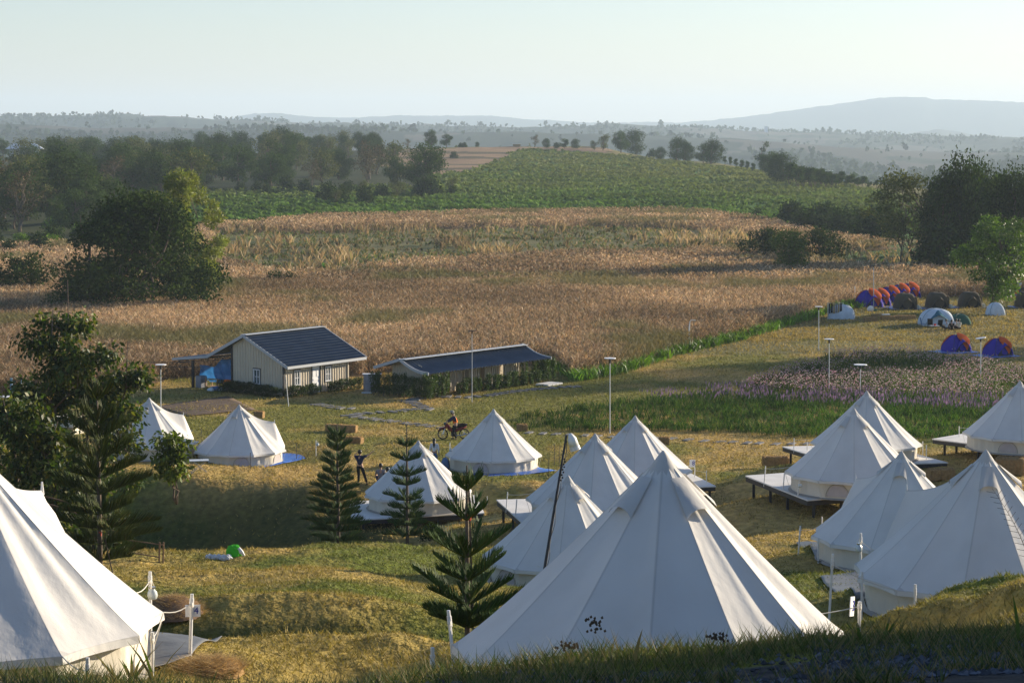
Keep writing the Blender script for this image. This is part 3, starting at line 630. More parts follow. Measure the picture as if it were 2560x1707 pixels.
# hill crest and slopes
for a in [('round',1078,320,364,'tall round crowned tree left of two on the hill crest'),('round',1116,332,368,'dense round tree right of the tallest crest tree on the left'),('shrub',1150,357,369,'low shrub at the right foot of the left crest trees'),('shrub',1163,356,369,'small rounded shrub ending the left crest tree group'),('dense',1192,354,368,'small lone dark tree on the hill crest'),
 ('brown',1337,332,368,'thin see through tree on the hill crest'),('dense',1367,345,370,'small dark tree just right of the thin crest tree'),('shrub',1392,356,371,'low bushy tree between two small crest trees'),('round',1411,344,372,'small leafy tree at the middle of the crest group'),('dense',1440,346,373,'broad low tree closing the middle crest group'),
 ('olive',1486,348,376,'loose olive tree left of the biggest crest tree'),('olive',1508,330,376,'rounded pale green tree beside the biggest crest tree'),('round',1552,322,382,'tall left half of the biggest pair on the crest'),('dense',1590,322,384,'broad right half of the biggest pair on the crest'),
 ('shrub',1628,372,388,'low dark shrub in the dip of the crest'),('dense',1650,366,390,'small tree in the dip right of the biggest crest pair'),('dense',1692,341,402,'broad dark tree on the right shoulder of the hill'),('dense',1712,352,404,'smaller dark tree leaning against the broad shoulder tree'),('round',1758,356,408,'rounded tree left of the spiky topped one on the shoulder'),('dense',1778,346,410,'spiky topped dark tree on the right shoulder'),
 ('twisted',1903,343,432,'tall twisted tree with tufted top above the hedge of trees'),('round',1915,382,438,'leafy tree under the tall twisted tree'),('dense',1957,378,458,'broad dark tree on the descending hill edge'),('round',1930,372,446,'tree between the twisted one and the broad dark one'),
 ('round',1063,346,474,'large leafy tree alone at the left foot of the green hill'),('round',1046,372,470,'leafy tree touching the large one at the hill foot'),('shrub',1078,440,492,'dark shrub below the large tree at the hill foot'),('olive',992,412,472,'small olive tree left of the large hill foot tree'),('round',985,356,402,'tree with bare stem on the brown field edge'),('brown',1020,342,372,'bare rounded tree on the skyline left of the crest'),
 ('shrub',1135,378,396,'small shrub on the brown upper field'),('euca',1535,550,582,'narrow dark bush standing alone in the fallow strip')]:
    ftree(a[0], a[1], a[2], a[3], a[4])
for i, px in enumerate(range(1812, 1895, 14)): ftree('euca', px, 376 + i * 3 + random.uniform(-5, 4), 414 + i * 4, 'slender tree in the hedge along the right shoulder of the hill', 'slender trees on the hill shoulder')
for i in range(34): 
    px = 1975 + i * 6.6 + random.uniform(-3, 3); ftree('euca', px, 378 + i * 2.1 + random.uniform(-14, 8), 452 + i * 1.5, 'slender tree in the long row descending the hill edge', 'slender trees in the row down the hill edge', y=random.uniform(600, 650), wf=1.35)
for i in range(26):
    px = random.uniform(1960, 2250); ftree('shrub', px, 530, 562 + (px - 1960) * .12 + random.uniform(-12, 14), 'dark shrub in the thicket below the green hill on the right', 'shrubs below the green hill') .scale = (1.3, 1.3, random.uniform(.9, 1.5))
ftree('shrub', 1898, 522, 545, 'small dark shrub on the lower edge of the green hill'); ftree('shrub', 1745, 612, 632, 'low green shrub in the fallow left of the pruned tree'); ftree('brown', 2305, 640, 690, 'dry brown bush beside the right wood', wf=1.3)
random.seed(11)
# house roof far left among trees
# ---- right hand wood
RWG = 'dark trees of the right wood'
for i, (px, top, base, k) in enumerate([(2352,430,672,'dense'),(2378,398,668,'round'),(2412,378,672,'dense'),(2440,400,665,'dense'),(2490,420,668,'round'),(2530,410,670,'dense'),(2575,420,668,'dense'),(2620,430,670,'round'),(2330,470,640,'round'),(2420,440,640,'round'),(2500,430,640,'dense'),(2560,440,640,'dense'),(2660,440,660,'dense'),(2370,560,680,'shrub'),(2320,570,676,'shrub'),(2450,580,680,'shrub'),(2520,590,684,'shrub'),(2290,590,672,'shrub'),(2410,600,682,'shrub'),(2490,600,684,'shrub')]):
    ftree(k, max(px, 2345), top, base, wf=.62 if k != 'shrub' else 1, label='dark leafy tree in the tall wood at the right edge' if k != 'shrub' else 'dark shrub under the tall wood at the right edge', group=RWG if k != 'shrub' else 'shrubs under the right wood')
def gp(px, py): return ground(px, py, 9, 900)
g = gp(2258, 668)
tree('slim_tree', 'thin see through tree with pale stems left of the right wood', g, group=None, seed=31, H=at_y(2258,428,g.y).z - g.z, W=11, bare=.34, nl=6500, size=.34, cols='olive', lobes=34, stems=3, rfac=.13, trunk=.016, bark='palebark', leafless=14)
g = ground(1980, 690, 100, 500)
tree('pruned_tree', 'bright round topped tree tapering down in the dry maize', (g.x, g.y, g.z), seed=33, H=at_y(1980,566,g.y).z - g.z, W=6.0, bare=.14, nl=9000, size=.22, cols='leafy', lobes=26, shape='umbrella', rfac=.22)
for px, top, base, w, lab in [(1908,572,655,5.2,'dark rounded bush left of the pruned tree in the maize'),(2048,572,658,6.0,'dark rounded bush right of the pruned tree in the maize')]:
    g = ground(px, base, 100, 500); tree('bush', lab, g, cat='bush', seed=int(px), H=at_y(px,top,g.y).z - g.z, W=w, bare=.05, nl=3600, size=.32, cols='dark', lobes=22, rfac=.2)
g = ground(2482, 778, 100, 400)
tree('broadleaf_tree', 'bright green backlit tree behind the grey dome tent', g, seed=37, H=at_y(2482,538,g.y).z - g.z, W=8.6, bare=.22, nl=11000, size=.28, cols='leafy', lobes=34, rfac=.16, trunk=.022, lmat='leaf')
g = ground(345, 782, 100, 500)
tree('rain_tree', 'huge dark many stemmed tree in the dry maize on the left', g, seed=40, H=(at_y(345,505,g.y).z - g.z) * 1.12, W=(585 - 150) / (F / g.y) * 1.02, bare=.03, nl=34000, size=.36, cols='dark', lobes=90, shape='wide', stems=5, rfac=.115, trunk=.03, lmat='leaf_far', dens_shell=.4)
g2 = ground(462, 752, 100, 500)
tree('bamboo_clump', 'feathery yellow green bamboo rising behind the huge dark tree', g2, cat='bamboo', seed=44, H=(at_y(400,452,g2.y).z - g2.z) * 1.12, W=9.0, bare=.04, nl=26000, size=.36, cols='gold', lobes=120, shape='round', stems=6, rfac=.085, trunk=.010, aspect=.3, droop=.2, lmat='leaf')
g = ground(530, 745, 100, 500)
tree('bush', 'leafy olive bush at the right side of the huge dark tree', g, cat='bush', seed=46, H=at_y(530,655,g.y).z - g.z, W=4.5, bare=.05, nl=2600, size=.26, cols='olive', lobes=18, rfac=.2, lmat='leaf')
g = ground(60, 742, 100, 500)
tree('bush', 'big dark bush at the left edge beyond the lawn', g, cat='bush', seed=48, H=at_y(60,628,g.y).z - g.z, W=6.5, bare=.03, nl=5200, size=.3, cols='dark', lobes=30, rfac=.17)
g = ground(705, 724, 100, 500)
tree('bush', 'small round dark bush left of the banana plant', g, cat='bush', seed=50, H=at_y(705,677,g.y).z - g.z, W=2.7, bare=.02, nl=1600, size=.2, cols='dark', lobes=12, rfac=.24)
g = ground(748, 722, 100, 500)
tree('bush', 'low green bush beside the small round dark bush', g, cat='bush', seed=51, H=at_y(748,697,g.y).z - g.z, W=2.0, bare=.02, nl=800, size=.2, cols='mid', lobes=8, rfac=.25)
# banana plant
g = ground(812, 688, 100, 500); t = thing('banana_plant', 'banana plant with a yellow leaf in the fallow strip', 'banana plant', g); rng = np.random.default_rng(3)
mb = MB(); mb.tube([(0,0,-.2),(0,0,.9)], [.14,.09], 7); mb.build('stem', M['palebark'], t)
for i in range(11):
    a = i * 2.4; L = 1.5 + .5 * rng.random(); el = .6 + .7 * rng.random(); V = []
    w = .2
    P = [np.array([math.cos(a) * L * s * math.cos(el), math.sin(a) * L * s * math.cos(el), .8 + L * s * math.sin(el) - .5 * s * s * L]) for s in (0, .3, .65, 1)]
    sd = np.array([-math.sin(a), math.cos(a), 0]); ws = [.04, w, w, .02]
    vs = []; 
    for p, q in zip(P, ws): vs += [p - sd * q, p + sd * q]
    MB().add(vs, [(0,1,3,2),(2,3,5,4),(4,5,7,6)], c=(.45,.33,.02) if i in (3,) else (.07,.17,.03)).build('leaf', M['leaf'], t)
# big-leaved tree on the left terrace, in three leaning leaders
def branchy(name, label, base, leads, nl, size, cols, seed, lmat='leaf', cat='tree', rad=(.35,.8), trunk=.11):
    t = thing(name, label, cat, base); rng = np.random.default_rng(seed); mb = MB(); cen = []; rd = []
    for (tx, ty, tz, spread, k) in leads:
        P = limb_path((0,0,-.3), (tx, ty, tz), rng, 8, 0); mb.tube(P, [trunk * (1 - .85 * i / 8) for i in range(9)], 7)
        for i in range(k):
            u = .35 + .65 * (i + rng.random()) / k; j = min(7, int(u * 8)); a = P[j]
            an = rng.random() * 6.28; q = spread * (1.15 - u * .75) * (.4 + .7 * rng.random())
            b = a + np.array([math.cos(an) * q, math.sin(an) * q, .25 + .35 * q]); mb.tube(limb_path(a, b, rng, 3), [trunk * .3, trunk * .2, trunk * .12, trunk * .06], 5)
            cen.append(b); rd.append(rad[0] + (rad[1] - rad[0]) * rng.random())
    mb.build('trunk', M['bark'], t, smooth=True)
    V, C = leafcloud(rng, cen, rd, nl, size, cols, aspect=.5, droop=.9, shell=.15, squash=.85)
    fastmesh('crown', V, 4, M[lmat], C, t); return t
BL = [(.035,.06,.012),(.055,.085,.016),(.028,.045,.010),(.12,.12,.025)]
gy = 84.0; b = at_y(180, 1200, gy); bz = gz(b.x, gy)
top = lambda px, py: (at_y(px, py, gy).x - b.x, 0, at_y(px, py, gy).z - bz)
a1 = top(165, 705); a2 = top(325, 850); a3 = top(60, 900); a4 = top(270,950)
branchy('broadleaf_tree', 'big leaved dark tree in front of the left bell tent', (b.x, gy, bz), [(a1[0], .3, a1[2], 2.2, 34), (a1[0] - .4, -.6, a1[2] - 1.0, 2.2, 24), (a2[0], -.5, a2[2], 1.5, 24), (a3[0], .2, a3[2] * .9, 2.0, 20), (a4[0], .6, a4[2], 1.5, 16)], 19000, .22, BL, 60, rad=(.38,.85))
gy = 74.0; b = at_y(90, 1290, gy); bz = gz(b.x, gy); a1 = top(30, 1000); a2 = top(150, 1050); a3 = top(225, 1080)
branchy('broadleaf_tree', 'low spreading dark tree at the left edge behind the nearest tent', (b.x, gy, bz), [(a1[0] - .3, 0, a1[2], 1.9, 26), (a2[0], -.4, a2[2], 1.5, 20), (a3[0], .3, a3[2] - .5, 1.2, 12)], 10000, .21, BL, 63, rad=(.4,.9))
gy = 66.0; b = at_y(442, 1240, gy); bz = b.z; a1 = (at_y(400,1120,gy).x - b.x, 0, at_y(400,1110,gy).z - bz)
branchy('leaning_sapling', 'leafy sapling leaning on a bare stick before the bell tent', (b.x, gy, bz + .05), [(a1[0], .1, a1[2], .55, 13), (a1[0] + .55, .1, a1[2] * 1.0, .5, 10), (a1[0] + .35, -.1, a1[2] * .75, .5, 7)], 1250, .17, [(.09,.12,.025),(.13,.15,.03),(.06,.08,.02)], 66, cat='sapling', rad=(.2,.38), trunk=.035)

# ---- Norfolk pines
def norfolk(name, label, base, H, tiers, seed, gapf=1.0, per=6, col=(1,1,1), blen=.2, stake=None):
    """tiers: (height fraction, branch length, lift)"""
    t = thing(name, label, 'tree', base); rng = np.random.default_rng(seed)
    mb = MB(); mb.tube([(0,0,-.3),(.01,0,H*.3),(0,.01,H*.7),(0,0,H)], [H*.014,H*.012,H*.008,H*.003], 8); mb.build('trunk', M['bark'], t, smooth=True)
    for (hf, L, lift) in tiers:
        hf += rng.normal() * .006; L *= .92 + .18 * rng.random()
        mb = MB(); a0 = rng.random() * 6.28
        for i in range(per):
            an = a0 + i * 2 * math.pi / per + rng.normal() * .16; lf = lift * (.75 + .5 * rng.random()); d = np.array([math.cos(an), math.sin(an), 0]); sd = np.array([-d[1], d[0], 0])
            Lb = L * (.66 + .48 * rng.random()); P = []
            for j in range(9):
                u = j / 8; P.append(np.array([0, 0, hf * H]) + d * Lb * u + np.array([0, 0, lf * Lb * (u * .75 + .25 * u * u) - .10 * Lb * max(0, u - .7)]))
            mb.tube(P, [.016 * (1 - .7 * j / 8) * (1 + H * .08) for j in range(9)], 4, c=(1.6, 1.1, .7))
            nb = int(Lb / (.020 + .006 * blen / .2)); V = []
            for q in range(nb):
                u = .10 + .90 * (q + .5) / nb; jj = u * 8; j = min(7, int(jj)); p = P[j] + (P[j+1] - P[j]) * (jj - j); tg = P[j+1] - P[j]; tg /= np.linalg.norm(tg)
                l = blen * (.45 + .75 * math.sin(math.pi * min(1, u * .9 + .12)) ) * (.85 + .3 * rng.random())
                for sg in (-1, 1):
                    e = p + (tg * .70 + sd * sg * (.30 + .3 * rng.random()) + np.array([0, 0, .55 + .35 * rng.random()])) * l
                    mb.tube([p, (p + e) / 2 + np.array([0, 0, -.012]), e], [.007, .008 + .012 * blen, .002], 3, caps=False, c=np.array(col) * (.55 + .9 * rng.random()) * (np.array([1.8, 1.1, .8]) if rng.random() < .06 else 1))
        mb.build('branch_whorl', M['needle'], t)
    mb = MB()
    for i in range(26):
        an = rng.random() * 6.28; p = np.array([0, 0, H * (.86 + .14 * rng.random())]); e = p + np.array([math.cos(an) * .06, math.sin(an) * .06, .07]) * (blen / .2)
        mb.tube([p, e], [.008, .003], 3, caps=False)
    mb.build('leading_shoot', M['needle'], t)
    return t
gy = 38.0; b = at_y(1168, 1575, gy); H = at_y(1168, 1163, gy).z - gz(b.x, gy)
fr = lambda py, x=1168: (at_y(x, py, gy).z - gz(b.x, gy)) / H
norfolk('norfolk_pine', 'bright green tiered pine nearest in front of the large white tent', (b.x, gy, gz(b.x, gy)), H,
        [(fr(1222), .26, .9),(fr(1305), .52, .72),(fr(1392), .78, .66),(fr(1458), .90, .58),(fr(1505), 1.0, .5),(fr(1540), 1.05, .42),(fr(1562), 1.0, .34),(fr(1570), .85, .5)], 5, blen=.21)
gy = 77.0; b = at_y(845, 1330, gy); zb_ = gz(b.x, gy); H = at_y(845, 1060, gy).z - zb_
n8 = [(.93 - .052 * i, .26 + .085 * i if i < 10 else 1.15, .55 - .03 * i) for i in range(17)]
norfolk('norfolk_pine', 'dense dark pine left of the pair beside the standing man', (b.x, gy, zb_), H, n8, 8, blen=.26, per=6)
b = at_y(1018, 1330, gy); zb_ = gz(b.x, gy); H = at_y(1018, 1062, gy).z - zb_
norfolk('norfolk_pine', 'slender tiered pine standing against the low bell tent', (b.x, gy, zb_), H, [(.84,.36,.3),(.72,.52,.3),(.60,.72,.25),(.53,.62,.25),(.43,.82,.2),(.36,.8,.15),(.29,.92,.15),(.22,.9,.1),(.15,.85,.1)], 9, blen=.26, per=6)
gy = 59.0; b = at_y(250, 1405, gy); zb_ = gz(b.x, gy); H = at_y(248, 950, gy).z - zb_
norfolk('norfolk_pine', 'tall drooping olive pine beside the nearest left tent', (b.x, gy, zb_), H, [(.90,.35,.8),(.79,.62,.75),(.70,.85,.65),(.60,1.05,.55),(.51,1.2,.42),(.42,1.3,.35),(.33,1.4,.3),(.25,1.45,.2),(.17,1.45,.2),(.09,1.3,.2)], 12, blen=.34, per=6, col=(1.0, .72, .45))

# two unseen trees placed on the sunny side to shade lawn and foreground
tree('broadleaf_tree', 'tall unseen shade tree beyond the right edge of the lawn', (88, 202, gz(88, 202) - .1), seed=91, H=25, W=15, bare=.25, nl=9000, size=.6, cols='dark', lobes=40, rfac=.2, trunk=.02)
tree('broadleaf_tree', 'leafy unseen tree placed to shade the gravel path from the right', (17, 21.8, gz(17, 21.8) - .1), seed=92, H=8.5, W=6.2, bare=.18, nl=12000, size=.30, cols='mid', lobes=60, rfac=.22, trunk=.02, lmat='leaf')

# thicket in the dip on the left
for i, (px, py, yy) in enumerate([(20,1190,92),(95,1170,95),(160,1205,93),(215,1180,97),(290,1200,96),(10,1120,104),(110,1110,106),(60,1260,80),(150,1290,78),(330,1260,88),(0,1060,120),(80,1050,122),(700,1310,80),(760,1318,80),(905,1322,79),(950,1326,79),(1085,1326,80)]):
    p = at_y(px, py, yy); t_ = far_tree('shrub', p.x, yy, 1.3 + 1.2 * ((i * 37) % 10) / 10 if px < 600 else .7, 'dark shrub in the thicket filling the dip at the left' if px < 600 else 'low weedy shrub at the foot of the tiered pines', 'shrubs in the left dip' if px < 600 else 'low shrubs at the foot of the pines')
# ------------------------------------------------------------------ bell tents
HT = 3.1; ZE = .70; RE = 2.55
def bell_tent(T, windows=()):
    label, apx, apy, rpx, door, deck = T[:6]
    base = TB[label]; door = R(door)
    t = thing('bell_tent', label, 'tent', base, 0, 'white canvas bell tents of the camp')
    seed = int(apx) + 1000; rng = np.random.default_rng(seed)
    sub = 10; n = 12 * sub; m = 30
    th = np.arange(n) / n * 2 * math.pi; a = math.pi / 2 - door      # math angle of the door
    u = np.concatenate([[0.012], (np.arange(1, m) / (m - 1)) ** .95]); u[-1] = 1
    UU, TT = np.meshgrid(u, th, indexing='ij'); loc = (TT * 12 / (2 * math.pi)) % 1; dth = (loc - .5) * R(30)
    poly = math.cos(R(15)) / np.cos(dth); seamf = np.abs(loc - .5) * 2
    bul = np.sin(math.pi * np.clip(UU, 0, 1))
    rho = RE * UU * (poly - .010 * (1 - seamf ** 2) * bul) * (1 - .03 * (1 - seamf ** 2) * UU ** 6)
    drp = (1 - UU) ** (1.10 + .03 * math.sin(seed)) 
    Z = ZE + (HT - ZE) * drp - .035 * (1 - seamf ** 2) * bul
    # slack: soft radial folds, stronger beside the door
    da = np.angle(np.exp(1j * TT)); dfd = np.angle(np.exp(1j * (TT + a - (math.pi / 2 - R(118 if abs(T[4]) < 20 else T[4] + 50))))); wdoor = np.exp(-(dfd / R(24)) ** 2)
    ph = rng.random(6) * 6.28
    fold = sum(np.sin(TT * k_ + ph[i_] + UU * .8) * w_ for i_, (k_, w_) in enumerate(((17, .4), (29, .35), (43, .25))))
    Z = Z + fold * (.012 + .085 * wdoor) * bul * (.25 + .75 * UU)
    X = rho * np.cos(TT); Y = rho * np.sin(TT)
    s = X; w = np.abs(Y)
    hr = np.where(s < 1.98, HT - (HT - 2.08) * s / 1.98 - .24 * np.sin(math.pi * np.clip(s / 1.98, 0, 1)), 2.08 - (s - 1.98) * 2.3)
    zr = hr - w * (1.15 + .35 * np.clip(s / 2, 0, 1)); zr = np.where(s > 0, zr, -9)
    k_ = .06; mx = np.maximum(Z, zr); Z = mx + k_ * np.exp(-np.abs(Z - zr) / k_ / 1.4) * .35 * bul
    sd = np.minimum(loc, 1 - loc) * R(30) * np.maximum(rho, .05)
    # valance band below the eave
    Xv = X[-1] * 1.005; Yv = Y[-1] * 1.005; Zv = Z[-1] - .10
    V = np.concatenate([np.stack([X, Y, Z], -1).reshape(-1, 3), np.stack([Xv, Yv, Zv], -1)]); SD = np.concatenate([sd.ravel(), np.minimum(loc[-1], 1 - loc[-1]) * 1.3])
    SD = SD + 0; bandrow = m - 2; SDm = SD.reshape(m + 1, n); SDm[m-1] = 0.0
    f = [(i*n + j, (i+1)*n + j, (i+1)*n + (j+1) % n, i*n + (j+1) % n) for i in range(m) for j in range(n)] + [tuple(range(n))]
    ca, sa = math.cos(a), math.sin(a)
    rot = lambda P: np.stack([P[..., 0]*ca - P[..., 1]*sa, P[..., 0]*sa + P[..., 1]*ca, P[..., 2]], -1)
    me = bpy.data.meshes.new('roof'); me.from_pydata(rot(V).tolist(), [], f); me.materials.append(M['canvas'])
    at = me.attributes.new('seamd', 'FLOAT', 'POINT'); at.data.foreach_set('value', SDm.ravel().astype(np.float32))
    me.polygons.foreach_set('use_smooth', [True] * len(f)); me.update(); ro = link('roof', me, t)
    # crisp seams
    ra = me.attributes.new('sharp_edge', 'BOOLEAN', 'EDGE'); ev = np.zeros(len(me.edges) * 2, np.int32); me.edges.foreach_get('vertices', ev); ev = ev.reshape(-1, 2)
    sh = (ev[:, 0] % n == ev[:, 1] % n) & (ev[:, 0] % n % sub == 0); rowe = (ev[:, 0] // n == m - 1) & (ev[:, 1] // n == m - 1)
    ra.data.foreach_set('value', (sh | rowe).tolist())
    # wall
    RW = 2.32; nz = 7; wv = []
    for i in range(nz):
        zz = -.02 + (ZE + .14) * i / (nz - 1)
        for j in range(n):
            lo = (j / sub) % 1; pol = math.cos(R(15)) / math.cos((lo - .5) * R(30))
            an = th[j]; door_ = abs(math.atan2(math.sin(an), math.cos(an)))
            rr = RW * pol + .03 * math.sin(an * 31 + ph[1]) * math.sin(i / (nz - 1) * math.pi) * (.4 + math.sin(an * 5 + ph[2])) + .012 * math.sin(an * 57 + i)
            wv.append((rr * math.cos(an + a), rr * math.sin(an + a), zz))
    mb = MB(); mb.add(wv, [(i*n + j, i*n + (j+1) % n, (i+1)*n + (j+1) % n, (i+1)*n + j) for i in range(nz - 1) for j in range(n)])
    mb.build('wall', M['canvas_wall'], t, smooth=True)
    # ground skirt
    mb = MB(); sk = []
    for rr, zz in ((2.30, .06), (2.42, .015)):
        for j in range(48): an = j / 48 * 6.2832; sk.append((rr * math.cos(an), rr * math.sin(an), zz))
    mb.add(sk, [(j, 48 + j, 48 + (j+1) % 48, (j+1) % 48) for j in range(48)]); mb.build('skirt', M['seamtape'], t, smooth=True)
    # cap over the pole
    mb = MB(); cp = []; nn = 24
    for r_, z_ in ((.01, HT + .035), (.05, HT - .01), (.16, HT - .17), (.285, HT - .335)):
        for j in range(nn): an = j / nn * 6.2832 + a; cp.append((r_ * math.cos(an), r_ * math.sin(an), z_))
    mb.add(cp, [(i*nn + j, (i+1)*nn + j, (i+1)*nn + (j+1) % nn, i*nn + (j+1) % nn) for i in range(3) for j in range(nn)] + [tuple(range(nn))])
    mb.build('cap', M['canvas'], t, smooth=True)
    # vent hoods
    for q in range(4 if T[6] != 'T1' else 0):
        an0 = a + R(45 + 90 * q); V = []; nn = 9; rows = 7
        for i in range(rows):
            v = i / (rows - 1); r_ = .26 + .42 * v
            for j in range(nn):
                w_ = (j / (nn - 1) - .5) * 2; off = w_ * (.10 + .11 * v); h_ = ZE + (HT - ZE) * (1 - r_ / RE) ** 1.1 + .012 + .11 * v * (1 - w_ * w_) ** .7
                V.append((r_ * math.cos(an0) - off * math.sin(an0), r_ * math.sin(an0) + off * math.cos(an0), h_))
        F_ = [(i*nn + j, (i+1)*nn + j, (i+1)*nn + j + 1, i*nn + j + 1) for i in range(rows - 1) for j in range(nn - 1)]
        MB().add(V, F_).build('vent', M['canvas'], t, smooth=True)
    # spike of the door frame
    MB().tube([(1.98 * ca, 1.98 * sa, 2.02), (1.98 * ca, 1.98 * sa, 2.2)], [.03, .012], 6).build('pole_tip', M['pvc'], t)
    # half moon windows with a zip line
    for wa in windows:
        k_ = round((math.degrees(math.pi / 2 - R(wa) - a) - 15) / 30) * 30 + 15; an = a + R(k_); ap = RW * math.cos(R(15)) + .028
        c0 = np.array([ap * math.cos(an), ap * math.sin(an), .12]); e = np.array([-math.sin(an), math.cos(an), 0]); nrm = np.array([math.cos(an), math.sin(an), 0])
        arc = [c0 + e * (.40 * math.cos(x)) + np.array([0, 0, .44 * math.sin(x)]) for x in np.linspace(0, math.pi, 15)]
        mb = MB(); mb.add(arc, [tuple(range(14, -1, -1))]); wo_ = mb.build('window', M['mesh_window'], t)
        mb = MB(); arc2 = [c0 + nrm * .008 + e * (.44 * math.cos(x)) + np.array([0, 0, -.02 + .49 * math.sin(x)]) for x in np.linspace(0, math.pi, 15)]
        mb.tube(arc2, .012, 4); mb.build('zip', M['seamtape'], wo_)
    # thin pegged eave loops
    for j in range(12):
        if abs(math.sin(j * 5 + seed)) > .35:
            an = a + R(30 * j); r1 = RE * 1.0
            P0 = np.array([r1 * math.cos(an), r1 * math.sin(an), ZE - .03]); P1 = np.array([(RW + .03) * math.cos(an), (RW + .03) * math.sin(an), .02])
            MB().tube([P0, P1], .006, 4).build('eave_cord', M['rope'], t)
    T_EAVE[label] = [Vector(base) + Vector((RE * math.cos(a + R(30 * j)), RE * math.sin(a + R(30 * j)), ZE)) for j in range(12)]
    return t
T_EAVE = {}; TT_ = {}
WIN = {'front': (), 'T3': (222,), 'T6': (195,), 'T8': (182, 120), 'T11': (200,), 'T14': (195,), 'T9': (225,)}
for T in TENTS: TT_[T[6]] = bell_tent(T, WIN.get(T[6], ()))
LBL = {T[6]: T[0] for T in TENTS}
# decks
def line4(a, b, c): return [a, b, c, a + (c - b)]
def deck(key, corners, label, extra=None, th=.20, leg=(0,1,2,3)):
    z = TB[LBL[key]].z - .03; P = [on_z(x, y, z) for x, y in corners]
    if len(P) == 3: P = line4(*P)
    ar = sum(P[i].x * P[(i+1) % 4].y - P[(i+1) % 4].x * P[i].y for i in range(4))
    if ar < 0: P = P[::-1]
    c = sum(P, Vector()) / 4
    t = thing('deck', label, 'deck', (c.x, c.y, z), 0, 'raised decks under the bell tents'); L = [p - c for p in P]
    MB().prism([(p.x, p.y) for p in L], -.02, .028).build('deck_board', M['board'], t)
    Li = [p * .992 for p in L]
    MB().prism([(p.x, p.y) for p in Li], -th, -.022).build('frame', M['steel'], t)
    for i in range(4):
        for u in (0.06, .36, .66):
            p = (L[i] * (1 - u) + L[(i+1) % 4] * u) * .93; zz = gz(c.x + p.x, c.y + p.y) - z
            if zz < -th: MB().box((p.x, p.y, (zz - .2 - th) / 2), (.10, .10, -th - zz + .2)).build('post', M['steel'], t)
    return t
deck('T11', [(1863,1190),(2018,1251),(2262,1232)], 'deck with a dark frame on stilts under the tent right of centre')
deck('T10', [(1955,1117),(2110,1164),(2370,1157)], 'deck whose corners show on both sides behind a nearer tent')
deck('T14', [(2330,1098),(2640,1137),(2780,1110)], 'high deck on dark stilts at the right edge')
deck('T4', [(1241,1250),(1330,1330),(1640,1322)], 'deck corner with white rails left of the tent with a thin mast')
deck('T5', [(1550,1228),(1790,1216),(1712,1176)], 'deck corner showing right of the tent behind the largest one')
deck('T7', [(878,1301),(1211,1283),(1190,1238)], 'low pale deck behind the two tiered pines')
# tarps
def sheet(name, label, corners, m, lift=.03, n=14, jit=.03, z=None):
    P = [ground(x, y, 9, 400) if z is None else on_z(x, y, z) for x, y in corners]
    if len(P) == 3: P = line4(*P)
    V = []; rng = np.random.default_rng(int(corners[0][0]))
    for i in range(n + 1):
        for j in range(n + 1):
            u, v = i / n, j / n; p = P[0] * (1-u) * (1-v) + P[1] * u * (1-v) + P[2] * u * v + P[3] * (1-u) * v
            V.append([p.x, p.y, 0])
    V = np.array(V); V[:, 2] = (zf(V[:, 0], V[:, 1]) if z is None else z) + lift + (fbm(V[:, 0] * 2, V[:, 1] * 2, 3, 2) - .3) * jit * 2
    o = MB().add(V, [(i*(n+1)+j, i*(n+1)+j+1, (i+1)*(n+1)+j+1, (i+1)*(n+1)+j) for i in range(n) for j in range(n)]).build(name, m, smooth=True)
    so = o.modifiers.new('t', 'SOLIDIFY'); so.thickness = .01
    return tag(o, label, 'tarp')
zt = lambda k: TB[LBL[k]].z
sheet('blue_tarp', 'blue tarp under the bell tent behind the seated woman', [(1130,1192),(1190,1203),(1392,1178)], M['bluetarp'], z=zt('T6'))
sheet('blue_tarp', 'blue tarp with a pointed corner right of the bell tent below the house', [(452,1140),(600,1182),(786,1144)], M['bluetarp'], z=zt('T8'))
sheet('blue_tarp', 'blue tarp under the left bell tent behind the leaning sapling', [(262,1118),(350,1140),(548,1094)], M['bluetarp'], z=zt('T9'))
sheet('grey_tarp', 'grey ground sheet beside the nearest left tent', [(340,1592),(555,1600),(478,1650)], M['greytarp'], lift=.05)
sheet('grey_tarp', 'grey brown ground sheet below the tent with its wall peg', [(1990,1360),(2070,1350),(2120,1395),(2045,1412)], M['greytarp'], lift=.05)
sheet('grey_tarp', 'grey brown ground sheet left of the big right hand tent', [(2048,1446),(2162,1430),(2200,1492),(2140,1506)], M['greytarp'], lift=.05)

# ------------------------------------------------------------------ pipe posts with ropes
def gpost(px, yt, yb, label, key=None, r=.023, zd=None, hook=None, knob=True, rope=True, y=None, m='pvc', corner=None, tophook=False):
    P = on_z(px, yb, zd) if zd is not None else (ground(px, yb, 9, 400) if y is None else Vector((at_y(px, yb, y).x, y, gz(at_y(px, yb, y).x, y))))
    top = at_y(px if hook is None else hook, yt, P.y)
    t = thing('guy_post', label, 'post', P, 0, 'guy line posts around the tents'); h = top - P
    mb = MB(); mb.tube([(0,0,-.15), tuple(h)], r, 10); mb.build('pipe', M[m], t)
    if knob: MB().tube([tuple(h * .80), tuple(h * .93)], r * 1.32, 10).build('collar', M[m], t)
    if rope and key:
        e = min(T_EAVE[LBL[key]], key=lambda q: (q - top).length) if corner is None else T_EAVE[LBL[key]][corner]
        a = h * .86; b = e - P; pts = [a * (1-u) + b * u + Vector((0, 0, -.05 * math.sin(math.pi * u))) for u in (0, .2, .4, .6, .8, 1)]
        MB().tube([tuple(p) for p in pts], .007, 5).build('guy_rope', M['rope'], t)
        MB().ball(tuple(a + Vector((0, -.03, -.02))), .026, 6, 4, sq=(1, 1, 1.4)).build('knot', M['rope'], t)
    return t
